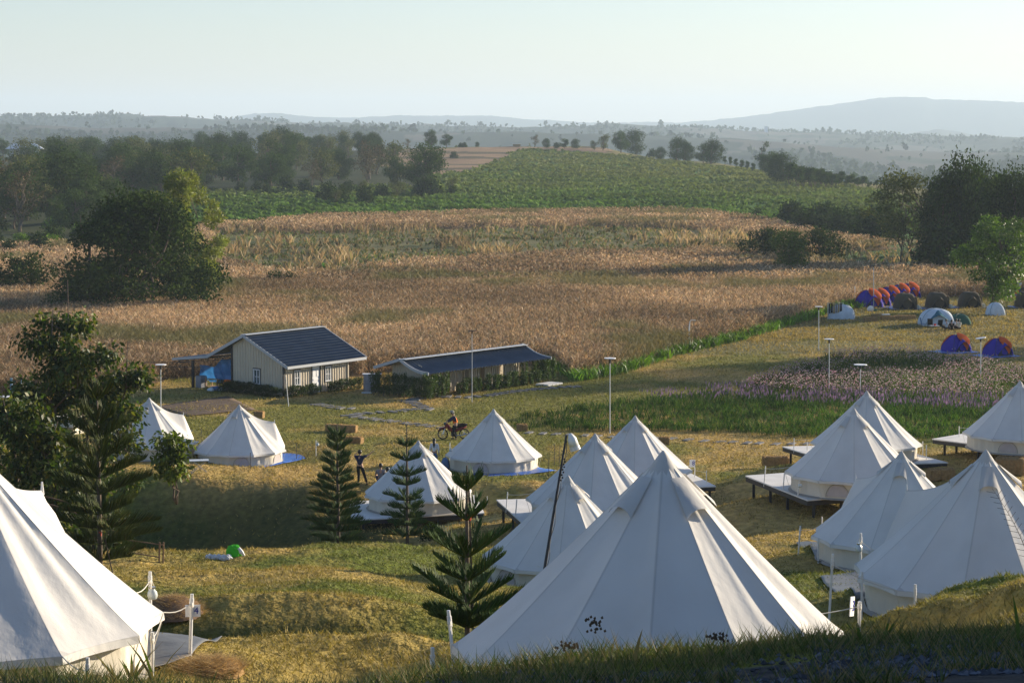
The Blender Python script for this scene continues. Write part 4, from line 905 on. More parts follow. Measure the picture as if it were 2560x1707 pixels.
gpost(375, 1428, 1500, 'post with a hanging glass jar behind the nearest left tent', 'T1', y=TB[LBL['T1']].y + 2.6)
gpost(381, 1580, 1665, 'short post right of the nearest left tent wall', 'T1', y=TB[LBL['T1']].y - .1)
sp = gpost(474, 1484, 1648, 'post carrying the small sign by the nearest left tent', 'T1', hook=480)
gpost(219, 1643, 1700, 'stub post in front of the nearest left tent', 'T1', y=TB[LBL['T1']].y - 2.9)
gpost(1143, 1525, 1700, 'taller leaning post left of the largest white tent', 'T2', hook=1121, y=26.6)
gpost(1083, 1618, 1706, 'short post left of the largest white tent', 'T2', hook=1081, y=24.0)
sr = gpost(2147, 1503, 1596, 'post with a tilted sign right of the largest white tent', 'T2', hook=2149, y=28.5)
gpost(2257, 1590, 1625, 'short stub post in the grass at the lower right', None, rope=False, y=22.5)
gpost(2152, 1332, 1432, 'post with a hanging glass jar left of the big right tent', 'T13', y=TB[LBL['T13']].y + 2.0)
gpost(2072, 1384, 1480, 'post in the grass left of the ground sheet', 'T13', hook=2082, y=40.0)
gpost(2154, 1428, 1500, 'post at the wall corner of the big right tent', 'T13', hook=2156, y=TB[LBL['T13']].y - 1.0, rope=False)
gpost(2288, 1460, 1488, 'short grey post before the big right tent', None, rope=False, y=TB[LBL['T13']].y - 3.0)
gpost(1995, 1314, 1386, 'post farthest left of the tent with the long door ridge', 'T12', hook=2001)
gpost(2046, 1344, 1408, 'post at the wall of the tent with the long door ridge', 'T12', rope=False)
gpost(2055, 1291, 1330, 'post peeping over the eave of the tent with the long door ridge', None, rope=False)
gpost(1122, 1106, 1152, 'white post with a lantern beside the seated woman', 'T6', hook=1125)
gpost(1654, 1108, 1160, 'pale post right of the tent on the blue tarp', 'T6', rope=True) if False else None
for key, px, yt, yb, lab in [('T11',1910,1165,1206,'rail post near the left corner of the right hand deck'),('T11',1957,1182,1224,'curved rail post at the left side of the right hand deck'),('T11',1994,1200,1238,'post with a lantern on the right hand deck'),('T10',1985,1095,1124,'rail post on the farther deck corner'),('T10',2018,1105,1126,'second rail post on the farther deck corner'),
    ('T10',2307,1103,1136,'rail post right of the farther deck tent'),('T10',2316,1112,1148,'rail post closest to the pointed right deck corner'),('T14',2398,1065,1092,'rail post on the deck at the right edge'),('T4',1265,1230,1270,'rail post on the deck corner left of centre'),('T4',1288,1248,1288,'rail post nearer the edge of the deck corner left of centre'),('T5',1737,1152,1192,'rail post with a square number board'),('T5',1766,1176,1207,'rail post near the right deck corner behind the largest tent')]:
    gpost(px, yt, yb, lab, key, r=.022, zd=TB[LBL[key]].z, knob=False, rope=lab.startswith('rail post') and px not in (2018, 1288, 2316), hook=px + (4 if key in ('T4','T11') else 0))
for px, yt, yb, lab in [(1218,1240,1262,'pale post above the small pine tip'),(1386,1110,1162,'thin dark stake right of the tent on the blue tarp'),(1398,1118,1170,'second thin dark stake right of the tent on the blue tarp'),(790,1100,1140,'thin post with a lantern at the tip of the blue tarp'),(741,1108,1150,'dark stake on the blue tarp'),(691,1116,1160,'dark stake before the bell tent below the house'),(626,1131,1172,'dark stake at the front wall of the bell tent below the house'),(503,1072,1110,'dark stake right of the left bell tent'),(481,1130,1165,'dark stake at the left end of the blue tarp'),(1372,1150,1197,'dark stake at the wall of the tent on the blue tarp')]:
    dk = 'dark' in lab; gpost(px, yt, yb, lab, None, r=.016 if dk else .02, rope=False, knob=False, m='steel' if dk else 'pvc')
def jar(px, py, y, label, s=.8):
    p = at_y(px, py, y); t = thing('glass_jar', label, 'jar', p, 0, 'hanging glass jar lanterns', s)
    MB().tube([(0,0,-.11),(0,0,-.10),(0,0,-.04),(0,0,.03),(0,0,.06),(0,0,.09)], [.03,.075,.095,.08,.045,.045], 12).build('body', M['jar'], t, smooth=True)
    MB().cyl((0,0,.085), .055, .03, 12).build('lid', M['chrome'], t); MB().tube([(-.04,0,.1),(0,0,.22),(.04,0,.1)], .006, 4).build('wire', M['rope'], t)
jar(381, 1482, TB[LBL['T1']].y + 2.5, 'glass jar hanging from the post behind the nearest left tent')
jar(2147, 1368, TB[LBL['T13']].y + 1.9, 'glass jar hanging from the post left of the big right tent')
jar(2000, 1212, TB[LBL['T11']].y - 2.2, 'glass jar lantern on the right hand deck'); jar(1126, 1124, TB[LBL['T6']].y - .5, 'glass jar lantern beside the seated woman'); jar(794, 1110, 103, 'glass jar lantern at the tip of the blue tarp')
# signs
def text(name, body, size, mt, parent, loc, rot):
    cu = bpy.data.curves.new(name, 'FONT'); cu.body = body; cu.size = size; cu.align_x = 'CENTER'; cu.align_y = 'CENTER'; cu.extrude = .002; cu.materials.append(mt)
    tmp = bpy.data.objects.new('tmp', cu); me = bpy.data.meshes.new_from_object(tmp); bpy.data.objects.remove(tmp); bpy.data.curves.remove(cu)
    o = link(name, me, parent); o.location = loc; o.rotation_euler = rot; return o
def sign(px, py, y, w, h, rz, body, label, tilt=0):
    p = at_y(px, py, y); t = thing('number_sign', label, 'sign', p, rz); t.rotation_euler = (0, tilt, rz)
    MB().box((0,0,0), (w, .012, h)).build('board', M['white'], t)
    if body: text('number', body, h * .78, M['bluepaint'], t, (.045, -.011, 0), (R(90), 0, 0))
sign(482, 1526, sp.location.y + .035, .20, .16, R(8), '4', 'small white sign with a blue 4 behind its post')
sign(2130, 1515, sr.location.y + .05, .20, .26, R(66), '3', 'tilted white sign with blue writing right of the largest tent', tilt=R(10))
sign(1731, 1158, TB[LBL['T5']].y + 1.0, .26, .34, R(5), '8', 'small square number board right of the tent behind the largest one')
t = thing('leaning_mast', 'dark bamboo mast leaning over the tents left of the largest one', 'mast', (0,0,0)); y = 58.5
A = at_y(1362, 1440, y); A.z = gz(A.x, A.y) - .2; Bm = at_y(1361, 1425, y); Cm = at_y(1416, 1088, y + 1); t.location = A
d = (Cm - Bm); A0 = Bm - d * ((Bm.z - A.z) / d.z); t.location = A0
MB().tube([(0,0,0), tuple((Cm - A0) * .5), tuple(Cm - A0)], [.045, .04, .028], 8).build('pole', M['steel'], t)
MB().tube([tuple((Cm - A0) * u + Vector((.05 + .03 * math.sin(u * 30), -.03, 0))) for u in np.linspace(.15, .97, 24)], .009, 4).build('cable', M['steel'], t)
for k in range(9):
    p = (Cm - A0) * (.73 + .016 * k) + Vector((.05 + .03 * (k % 2), -.05, 0)); MB().ball(tuple(p), .028, 6, 4).build('bulb', M['black'], t)
p = at_y(1432, 1104, y + 1); tt = thing('plastic_bottle', 'white cut bottle turned over the tip of the leaning mast', 'bottle', p); tt.rotation_euler = (0, R(-18), 0)
MB().tube([(0,0,.24),(0,0,.19),(0,0,.08),(0,0,-.12)], [.03,.07,.13,.14], 14).build('body', M['white'], tt, smooth=True); MB().tube([(0,0,-.125),(0,0,-.24)], [.143,.15], 14).build('rim', M['plasticbag'], tt)

# ------------------------------------------------------------------ straw bales
def bale(px, py, L, rz, label, h=.42, w=.5, group='straw bales on the lawn', z=None):
    P = ground(px, py, 15, 400); rng = np.random.default_rng(int(px) + int(py)); n = 16
    t = thing('straw_bale', label, 'bale', P, rz, group); mb = MB(); V = []
    prof = [(-1,-1),(-1.05,0),(-1,.75),(-.8,1),(0,1.05),(.8,1),(1,.75),(1.05,0),(1,-1),(0,-1)]
    for i in range(n + 1):
        e = .90 if i in (0, n) else 1; e *= .93 if i % 5 == 2 else 1
        for a, b in prof: V.append(((i / n - .5) * L + rng.normal() * .012, a * w / 2 * e + rng.normal() * .014, (b * e + 1) * h / 2 + rng.normal() * .014))
    k = len(prof); f = [(i*k + j, i*k + (j+1) % k, (i+1)*k + (j+1) % k, (i+1)*k + j) for i in range(n) for j in range(k)] + [tuple(range(k)), tuple(range(n*k + k - 1, n*k - 1, -1))]
    mb.add(V, f); mb.build('body', M['straw'], t)
    nn = 420; x = (rng.random(nn) - .5) * L; an = rng.random(nn) * 3.14; y = np.cos(an) * w * .5; z = h * .5 + np.sin(an) * h * .5
    Vv, C, _ = blades(x, y, z, .05 + .05 * rng.random(nn), .012 + 0 * x, 1.2, np.array([.45,.30,.13]) * (.6 + .8 * rng.random((nn, 1)))); fastmesh('loose_straw', Vv, 3, M['dry'], C, t); return t
bale(835, 1079, .95, R(-12), 'pale straw bale behind the tip of the dense pine'); bale(872, 1081, 1.0, R(-15), 'brighter straw bale right of the dense pine tip'); bale(872, 1108, .5, R(20), 'small straw clump under the two bales', h=.35); bale(896, 1108, .5, R(-20), 'round straw clump nearest the standing man', h=.35)
bale(1305, 1078, .6, R(10), 'small dark bale beside the tent peak on the blue tarp'); bale(1660, 1112, .6, R(0), 'dark bale at the stone path end behind the tents'); bale(1939, 1165, 1.35, R(2), 'long straw bale left of the right hand deck', h=.5)
bale(2352, 1202, 1.2, R(12), 'straw bale between the two right hand tent ridges', h=.5); bale(2528, 1186, 1.3, R(-25), 'large straw bale at the right edge', h=.75, w=.8); bale(648, 1046, .6, R(-10), 'straw bale hidden behind the tent peak below the house')
for i, (px, py, L) in enumerate([(2175,804,1.3),(2192,796,1.0),(2218,801,1.4),(2246,800,.9),(2269,799,1.5)]): bale(px, py, L, R(5), ['long low bale left of the white board by the dome tents','short bale under the left end of the white board','bale carrying the white board','short bale right of the white board','long bale rightmost in the row by the dome tents'][i], h=.4, group='bales in a row by the dome tents')
tag(MB().box(tuple(ground(2216, 803, 100, 300) + Vector((0, .3, .62))), (.75, .4, .05)).build('white_board', M['white']), 'small white board lying on the bales by the dome tents', 'board')
# ground mounds near the left tent
def mound(px, py, w, h, label, m='straw', d=None, cat='straw pile', name='straw_pile', blade=True):
    P = ground(px, py, 9, 200); rng = np.random.default_rng(int(px)); mb = MB(); V = [(0, 0, h)]; n = 20
    for i in range(1, 6):
        for j in range(n): a = j / n * 6.28; r = i / 5; V.append((math.cos(a) * w / 2 * r * (1 + .08 * rng.normal()), math.sin(a) * (d or w) / 2 * r, h * (1 - r ** 2.4) - .06 * (i == 5) + rng.normal() * .01))
    f = [(0, 1 + j, 1 + (j+1) % n) for j in range(n)] + [(1+i*n+j, 1+(i+1)*n+j, 1+(i+1)*n+(j+1) % n, 1+i*n+(j+1) % n) for i in range(4) for j in range(n)]
    t = thing(name, label, cat, P); mb.add(V, f); mb.build('heap', M[m], t, smooth=True)
    nn = 2600; a = rng.random(nn) * 6.28; r = rng.random(nn) ** .5; x = np.cos(a) * r * w / 2; y = np.sin(a) * r * (d or w) / 2; z = h * (1 - r ** 2.4)
    if blade: Vv, C, _ = blades(x, y, z - .02, .05 + .06 * rng.random(nn), .010 + 0 * x, 2.4, np.array([.50,.36,.17]) * (.5 + .9 * rng.random((nn, 1)))); fastmesh('loose_straw', Vv, 3, M['dry'], C, t)
mound(522, 1672, .95, .10, 'flat pile of straw in front of the grey ground sheet'); mound(430, 1530, 1.35, .30, 'brown matted mound behind the signpost', m='wood', cat='mound', name='brown_mound')
# rubbish bags
g = ground(585, 1392, 20, 200); t = thing('plastic_bag', 'lime green plastic bag lying on the sunny lawn', 'bag', g); rng = np.random.default_rng(2)
MB().ball((0,0,.16), .24, 14, 9, jit=.30, rng=rng, sq=(1, .7, .95)).build('bag', M['limebag'], t); MB().tube([(.16,-.1,.30),(.24,-.12,.18),(.34,-.1,.05)], [.05,.07,.03], 6).build('flap', M['plasticbag'], t)
g = ground(547, 1398, 20, 200); t = thing('plastic_bag', 'crumpled white plastic bags beside the lime green bag', 'bag', g)
for k in range(5): MB().ball((-.30 + k * .15, .05 * rng.normal(), .06), .12, 10, 7, jit=.6, rng=rng, sq=(1, .8, .8)).build('bag', M['plasticbag'], t)
# ------------------------------------------------------------------ the house
def rotz(a): return np.array([[math.cos(a), -math.sin(a), 0], [math.sin(a), math.cos(a), 0], [0, 0, 1]])
hx, hy = -15.4, 146.0; hz = -.05; HA = R(53)      # near corner; local x along the front wall, local y along the gable wall
hs = thing('house', 'tan corrugated house with a blue tiled roof and open lean to', 'house', (hx, hy, hz), HA)
Lw, Dp, zr_, zfw = 6.44, 4.75, 4.05, 2.42; ur = 3.45
zat = lambda u: zr_ - (zr_ - zfw) * abs(u - ur) / ur
def ribs(p0, p1, z0a, z0b, pitch=.22, dep=.035, gapf=None):
    """a ribbed sheet wall between two points; z tops given by function"""
def ribwall(name, p0, p1, ztop, holes=(), nrm=(0, -1), parent=hs, pitch=.25):
    p0 = np.array(p0, float); p1 = np.array(p1, float); L = np.linalg.norm(p1 - p0); d = (p1 - p0) / L; mb = MB(); n = int(L / pitch) + 1
    prof = []; 
    for i in range(n):
        for a, b in ((0, 0), (.60, 0), (.68, 1), (.92, 1)): prof.append(((i + a) * pitch, b * .035))
    prof = [p for p in prof if p[0] < L] + [(L, 0)]
    nv = np.array(nrm, float)
    def col(zlo, zhi, s0, s1):
        pr = [p for p in prof if s0 <= p[0] <= s1]; pr = [(s0, 0)] + pr + [(s1, 0)]; V = []
        for s, o in pr:
            q = p0 + d * s + nv * o; V.append((q[0], q[1], zlo if not callable(zlo) else zlo(s))); V.append((q[0], q[1], zhi if not callable(zhi) else zhi(s)))
        mb.add(V, [(2*i, 2*i+2, 2*i+3, 2*i+1) for i in range(len(pr) - 1)])
    cuts = sorted(holes); s = 0
    for (a, b, z0, z1) in cuts:
        col(0, ztop, s, a); 
        if z0 > 0.01: col(0, z0, a, b)
        col(z1, ztop, a, b); s = b
    col(0, ztop, s, L); return mb.build(name, M['siding'], parent)
def window(parent, c, w, h, ax, name='window'):
    """ax: unit direction along the wall in local xy, c: centre with outward offset"""
    ax = np.array([ax[0], ax[1], 0.]); o = np.array([ax[1], -ax[0], 0.]); rz = math.atan2(ax[1], ax[0]); c = np.array(c, float)
    mb = MB(); f = .055
    mb.box(c + o * .03 + np.array([0, 0, h/2]), (w + .1, .10, f), rz); mb.box(c + o * .03 - np.array([0, 0, h/2]), (w + .1, .10, f), rz)
    for s in (-1, 1): mb.box(c + ax * s * w / 2 + o * .03, (f, .10, h - f), rz)
    wn = mb.build('window', M['white'], parent)
    mb = MB(); mb.box(c + o * .035, (.045, .05, h - f), rz); mb.box(c + o * .036, (w - f, .04, .03), rz); mb.build('glazing_bar', M['white'], wn)
    MB().box(c - o * .015, (w, .02, h), rz).build('pane', M['glass'], wn)
    mb = MB()
    for s in (-1, 1): mb.box(c + ax * s * (w / 2 + .08) + o * .012, (.06, .07, h + .22), rz)
    for s in (-1, 1): mb.box(c + np.array([0, 0, s * (h / 2 + .08)]) + o * .012, (w + .10, .07, .06), rz)
    mb.build('surround', M['steel'], wn)
    return wn
dz = 2.05
# front wall: window, door, window
ribwall('front_wall', (0, 0), (Lw, 0), zfw, [(1.02, 1.58, .82, 1.82), (2.75, 3.65, 0, dz), (4.15, 4.70, .82, 1.82)])
window(hs, (1.30, -.0, 1.32), .50, .96, (1, 0)); window(hs, (4.42, -.0, 1.32), .50, .96, (1, 0))
MB().box((3.2, .02, dz / 2), (.82, .05, dz - .04)).build('door', M['white'], hs)
dr = [o for o in hs.children if o.name.startswith('door')][0]
mb = MB()
for cx_, cz_, w_, h_ in ((3.0, 1.55, .22, .62), (3.38, 1.55, .22, .62), (3.0, .55, .22, .55), (3.38, .55, .22, .55), (3.19, 1.03, .5, .16)): mb.box((cx_, -.015, cz_), (w_, .022, h_))
mb.build('panel', M['white'], dr); MB().ball((3.54, -.05, 1.0), .035, 8, 6).build('handle', M['chrome'], dr)
mb = MB(); mb.box((2.76, -.02, dz/2), (.06, .12, dz)); mb.box((3.64, -.02, dz/2), (.06, .12, dz)); mb.box((3.2, -.02, dz + .03), (.94, .12, .06)); mb.build('door_frame', M['steel'], hs)
gw = ribwall('gable_wall', (0, Dp), (0, 0), lambda s: zat(Dp - s) - .04, [(2.0, 2.6, .85, 1.85)], nrm=(-1, 0)); gw.data.materials[0] = M['siding']
window(hs, (0, Dp - 2.30, 1.35), .54, .96, (0, -1))
ribwall('right_wall', (Lw, 0), (Lw, Dp), lambda s: zat(s) - .04, nrm=(1, 0)); ribwall('back_wall', (Lw, Dp), (0, Dp), zat(Dp) - .04, nrm=(0, 1))
mb = MB(); mb.box((-.05, -.05, zfw / 2 - .02), (.11, .11, zfw - .06)); mb.build('corner_post', M['steel'], hs)
mb = MB(); mb.box((-.05, Dp + .03, zat(Dp) / 2 - .03), (.1, .1, zat(Dp) - .1)); mb.build('corner_post', M['steel'], hs)
mb = MB(); mb.box((Lw + .05, -.05, zfw / 2 - .02), (.1, .1, zfw - .06)); mb.build('corner_trim', M['siding'], hs)
# tiled metal roof: rows of stepped waves
def roof_sheet(name, x0, x1, ua, za, ub, zb_, mt, parent, pitch=.19, step=.35, amp=.034, th=.05, curve=None):
    L = math.hypot(ub - ua, zb_ - za); nr_ = max(2, int(round(L / step))); nx = int((x1 - x0) / pitch * 4); V = []; nrm = np.array([0, -(zb_ - za) / L, (ub - ua) / L]) * (1 if ub > ua else -1)
    rows = []
    for r_ in range(nr_):
        for e, off in ((0, .0), (.98, 0.042 if step < 3 else 0)): rows.append(((r_ + e) / nr_, off))
    for t_, off in rows:
        for i in range(nx + 1):
            x = x0 + (x1 - x0) * i / nx; w = (1, .2, -.6, .2)[i % 4] * amp
            p = np.array([x, ua + (ub - ua) * t_, za + (zb_ - za) * t_ + (curve(t_) if curve else 0)]) + nrm * (w + off); V.append(p)
    k = nx + 1; f = [(r_*k + i, r_*k + i + 1, (r_+1)*k + i + 1, (r_+1)*k + i) for r_ in range(len(rows) - 1) for i in range(nx)]
    o = MB().add(V, f).build(name, mt, parent); so = o.modifiers.new('t', 'SOLIDIFY'); so.thickness = .012; return o
xa, xb = -.30, Lw + 1.35; ue = -.62; ze_ = zfw - (zr_ - zfw) / ur * .62
roof_sheet('front_roof', xa, xb, ur, zr_ + .10, ue, ze_ + .10, M['roofblue'], hs)
uk = 6.95; zk = zat(uk); roof_sheet('back_roof', xa, xb, ur, zr_ + .10, uk, zk + .10, M['roofblue'], hs)
roof_sheet('lean_to_roof', xa, Lw - .5, uk, zk + .09, 10.3, 2.12, M['roofblue'], hs, amp=.012)
mb = MB()
def bar3(mb, a, b, w, h, m=0):
    a = np.array(a, float); b = np.array(b, float); d = b - a; L = np.linalg.norm(d); d /= L; s = np.cross(d, (0, 0, 1.)); s /= np.linalg.norm(s) + 1e-9; u = np.cross(s, d); v = []
    for p in (a, b):
        for x_, y_ in ((-1,-1),(1,-1),(1,1),(-1,1)): v.append(p + s * x_ * w / 2 + u * y_ * h / 2)
    mb.add(v, [(0,1,2,3),(7,6,5,4),(0,4,5,1),(1,5,6,2),(2,6,7,3),(3,7,4,0)], m=m)
for x_ in (xa - .02, xb + .02): bar3(mb, (x_, ue, ze_ + .05), (x_, ur, zr_ + .05), .05, .20); bar3(mb, (x_, ur, zr_ + .05), (x_, uk, zk + .05), .05, .20)
bar3(mb, (xa - .02, uk, zk + .05), (xa - .02, 10.3, 2.08), .05, .16); bar3(mb, (xa, ue - .02, ze_ + .03), (xb, ue - .02, ze_ + .03), .04, .18)
mb.build('fascia', M['trimgrey'], hs)
mb = MB(); bar3(mb, (xa, ur - .13, zr_ + .13), (xb, ur - .13, zr_ + .13), .34, .03); bar3(mb, (xa, ur + .13, zr_ + .12), (xb, ur + .13, zr_ + .12), .34, .03); mb.build('ridge_cap', M['trimgrey'], hs)
mb = MB(); mb.box((xb - .1, ur, zr_ + .32), (.03, .03, .35)); mb.build('finial', M['steel'], hs)
mb = MB()
for x_ in (0, Lw - .8): MB().box((x_, 8.6, 1.05), (.16, .16, 2.1)).build('lean_to_post', M['steel'], hs)
mb = MB()
for x_ in (0, 2.6): bar3(mb, (x_, Dp, 2.65), (x_, 10.1, 1.98), .05, .07); bar3(mb, (x_, Dp, 2.42), (x_, 10.1, 1.86), .04, .05); [bar3(mb, (x_, Dp + .7 * i, 2.62 - .08 * i), (x_, Dp + .35 + .7 * i, 2.38 - .07 * i), .03, .03) for i in range(8)]
mb.build('roof_truss', M['steel'], hs)
# blue sheet under the lean to, and its clutter
def hpt(x, y, z): 
    v = rotz(HA) @ np.array([x, y, z]); return Vector((hx + v[0], hy + v[1], hz + v[2]))
V = []; n = 22
for i in range(n + 1):
    for j in range(11):
        u = i / n; v = j / 10; zt_ = 2.25 - .55 * sstep(.35, .62, u) + .05 * math.sin(u * 9); zbm = .78 - .22 * math.sin(u * 3.1) 
        V.append(tuple(hpt(.45 + .10 * math.sin(u * 26 + v * 5) * (.4 + v) + .2 * v, 4.95 + 3.5 * u, zt_ * (1 - v) + zbm * v)))
tag(MB().add(V, [(i*11+j, i*11+j+1, (i+1)*11+j+1, (i+1)*11+j) for i in range(n) for j in range(10)]).build('blue_sheet', mat('shiny_blue_sheet', (.04,.20,.50), .28, .6, nscale=1.5, namt=.25, bump=1, bscale=1.6, bdist=.2, trans=.3), smooth=True), 'shiny blue plastic sheet hanging under the lean to', 'sheet')
t = thing('fridge', 'white cabinet standing under the lean to', 'cabinet', hpt(.3, 8.1, 0), HA); MB().box((0,0,.5), (.6,.55,1.0)).build('body', M['drum'], t); MB().box((-.31,0,.5), (.02,.5,.92)).build('door', M['drum'], t)
t = thing('wooden_rack', 'open wooden rack under the blue sheet', 'rack', hpt(.6, 7.1, 0), HA); mb = MB()
for x_ in (-.3, .3):
    for y_ in (-.55, .55): MB().box((x_, y_, .45), (.06,.06,.9)).build('leg', M['palewood'], t)
mb = MB(); mb.box((0,0,.3), (.6,1.1,.04)); mb.box((0,0,.82), (.6,1.1,.04)); mb.build('shelf', M['palewood'], t)
t = thing('cloth_heap', 'heap of blue and white sacks beside the hedge', 'sacks', hpt(-.4, 5.7, 0)); rng = np.random.default_rng(5)
for k, c_ in enumerate(('silver', 'jeans', 'silver', 'greycloth')): MB().ball((-.5 + .33 * k, rng.normal() * .1, .22 + .08 * (k % 2)), .30, 10, 7, jit=.35, rng=rng, sq=(1, .8, .75)).build('sack', M[c_], t)
t = thing('orange_crate', 'orange box on the heap under the blue sheet', 'box', hpt(.3, 5.6, .62), HA); mb = MB(); mb.box((0,0,0), (.35,.4,.02)); [mb.box(c, s) for c, s in (((.17,0,.14),(.02,.4,.26)),((-.17,0,.14),(.02,.4,.26)),((0,.19,.14),(.32,.02,.26)),((0,-.19,.14),(.32,.02,.26)))]; mb.build('box', M['orange'], t)
# bare dirt yard
tag(sheet('dirt', 'bare brown dirt yard before the lean to', [(380,1018),(470,1042),(640,1026),(570,992)], mat('dirt', (.13,.095,.07), .95, .1, nscale=2, namt=.3, bump=.5, bscale=5, bdist=.05), lift=.035), kind='structure')
# ---- hedges as rows of shrubs
def hedge_shrub(P, w, h, seed, label, group, cols='dark', first={}):
    key = (cols,)
    if key not in first:
        t = thing('hedge_shrub', label, 'shrub', P, 0, group)
        tr, cr = tree_parts(seed=seed, H=1.0, W=1.0, bare=.05, nl=1500, size=.085, cols=cols, lobes=16, shape='column' if cols != 'dark' else 'round', rfac=.24, trunk=.02, lmat='leaf', aspect=.4, droop=-.2); tr.parent = t; cr.parent = t; first[key] = t; t.scale = (w, w, h)
        return t
    return dup(first[key], P, seed * 1.7, label, group, (w, w, h))
rng = np.random.default_rng(9)
for i, u in enumerate(np.linspace(0, 1, 13)):
    p = hpt(-.75, 5.0 * (1 - u), 0); p.z = gz(p.x, p.y); hedge_shrub(p, .85, .75 + .15 * rng.random(), i, 'clipped dark shrub in the hedge along the shaded house wall', 'hedge along the shaded wall of the house')
for i, x_ in enumerate([-.3,.15,.6,1.05,1.5,1.95,2.3]):
    p = hpt(x_, -.75, 0); p.z = gz(p.x, p.y); hedge_shrub(p, .78, .72 + .12 * rng.random(), 20 + i, 'clipped shrub left of the white house door', 'shrubs left of the house door')
for i, x_ in enumerate([3.95,4.4,4.9,5.4,5.9,6.4,6.9]):
    p = hpt(x_, -.8, 0); p.z = gz(p.x, p.y); hedge_shrub(p, .8, .75 + .12 * rng.random(), 30 + i, 'clipped shrub right of the white house door', 'shrubs right of the house door')
# ------------------------------------------------------------------ the shed
SA = R(55); E0 = on_z(1072, 935, 1.75); E1 = on_z(1378, 895, 1.75); Ls = (E1 - E0).length; SA = math.atan2(E1.y - E0.y, E1.x - E0.x)
rl = on_z(1003, 903, 2.55); v = rotz(-SA) @ np.array([rl.x - E0.x, rl.y - E0.y, 0]); Ws = max(2.6, v[1]); 
sh_ = thing('shed', 'long low shed with a curved blue grey metal roof', 'shed', (E0.x, E0.y, -.3), SA); ze = 2.05; zrid = 2.85
curve = lambda t_: -.16 * math.sin(math.pi * t_)
roof_sheet('front_roof', 0, Ls, Ws, zrid, 0, ze, M['roofblue'], sh_, pitch=.30, step=9, amp=.03, curve=None) if False else None
V = []; nx = int(Ls / .30 * 4); nrw = 9
for r_ in range(nrw):
    t_ = r_ / (nrw - 1)
    for i in range(nx + 1): V.append((Ls * i / nx, Ws * (1 - t_), zrid * (1 - t_) + ze * t_ - .20 * math.sin(math.pi * t_) + (1, .3, -1, .3)[i % 4] * .05))
k = nx + 1; o = MB().add(V, [(r_*k + i + 1, r_*k + i, (r_+1)*k + i, (r_+1)*k + i + 1) for r_ in range(nrw - 1) for i in range(nx)]).build('front_roof', M['roofblue'], sh_); so = o.modifiers.new('t', 'SOLIDIFY'); so.thickness = .012
roof_sheet('back_roof', 0, Ls, Ws, zrid, Ws + 2.4, 2.15, M['roofblue'], sh_, pitch=.30, step=9, amp=.03)
mb = MB()
for x_ in (-.03, Ls + .03):
    mb = MB()
    P = [(x_, Ws * (1 - t_), zrid * (1 - t_) + ze * t_ - .20 * math.sin(math.pi * t_)) for t_ in np.linspace(0, 1, 7)]
    for a, b in zip(P[:-1], P[1:]): bar3(mb, a, b, .06, .20)
    bar3(mb, (x_, Ws, zrid), (x_, Ws + 2.4, 2.15), .06, .20)
    mb.build('fascia', M['trimgrey'], sh_)
mb = MB(); bar3(mb, (0, Ws - .22, zrid + .03), (Ls, Ws - .22, zrid + .03), .55, .03); mb.build('ridge_cap', M['trimgrey'], sh_)
i0_ = .9; ribwall('gable_wall', (i0_, Ws + 1.5), (i0_, 1.4), lambda s: 2.40 + .25 * math.sin(min(1, max(0, s / (Ws + .1))) * 3.1), nrm=(-1, 0), parent=sh_)
mb = MB(); nb = 16
for i in range(nb):
    x_ = i0_ + (Ls - 2.2) * i / (nb - 1); mb.box((x_, 1.4, 1.0), (.07, .07, 2.1))
mb.build('partition_post', M['siding'], sh_)
ribwall('back_panel', (i0_, 1.9), (Ls - 1.3, 1.9), 2.15, [(a, a + .65, 0, 1.9) for a in np.arange(1.0, Ls - 3, 1.9)], parent=sh_)
MB().box((Ls/2, Ws + .2, 1.0), (Ls - 2.4, .06, 2.0)).build('inner_wall', M['siding'], sh_)
for i in range(4):
    x_ = 3.2 + i * (Ls - 5) / 4; P = [(x_ + 1.2 * u, 1.1, 1.75 + .28 * math.sin(u * 2.6 + .3)) for u in np.linspace(0, 1, 7)]; MB().tube(P, .035, 5).build('bracket', M['white'], sh_)
def shp(x, y, z=0): 
    v = rotz(SA) @ np.array([x, y, z]); p = Vector((E0.x + v[0], E0.y + v[1], 0)); p.z = gz(p.x, p.y) + z; return p
for i in range(18):
    x_ = -.9 + i * .42 if i < 7 else 0; 
    p = shp(-.9 + .05 * i, Ws + 1.6 - i * .42) if i < 12 else shp(-.3 + (i - 12) * .42, .0)
    hedge_shrub(p, .7, 1.45 + .3 * rng.random(), 50 + i, 'tall leafy shrub hiding the left end of the shed', 'tall shrubs around the left end of the shed', 'mid')
for i in range(22):
    p = shp(3.2 + i * (Ls - 4.6) / 21, .1 + .1 * rng.normal()); hedge_shrub(p, .62 + .2 * rng.random(), .75 + .5 * rng.random(), 80 + i, 'thin green shrub along the open front of the shed', 'shrubs along the open front of the shed', 'mid')
for i in range(7):
    p = shp(Ls - .6 + (i % 3) * .5, .2 + (i // 3) * .9); hedge_shrub(p, .75, 1.5 + .3 * rng.random(), 120 + i, 'tall shrub at the right end of the shed', 'tall shrubs at the right end of the shed', 'mid')
p = on_z(1360, 905, 1.35); t = thing('toilet_sign', 'white rounded sign with a black figure at the shed end', 'sign', p, R(10)); sb = MB(); sb.tube([(0,-.01,0),(0,.02,0)], .17, 20); sb.box((0,.005,.18), (.34,.028,.36)); sb.tube([(0,-.008,.36),(0,.018,.36)], .168, 20); sb.build('board', M['white'], t)
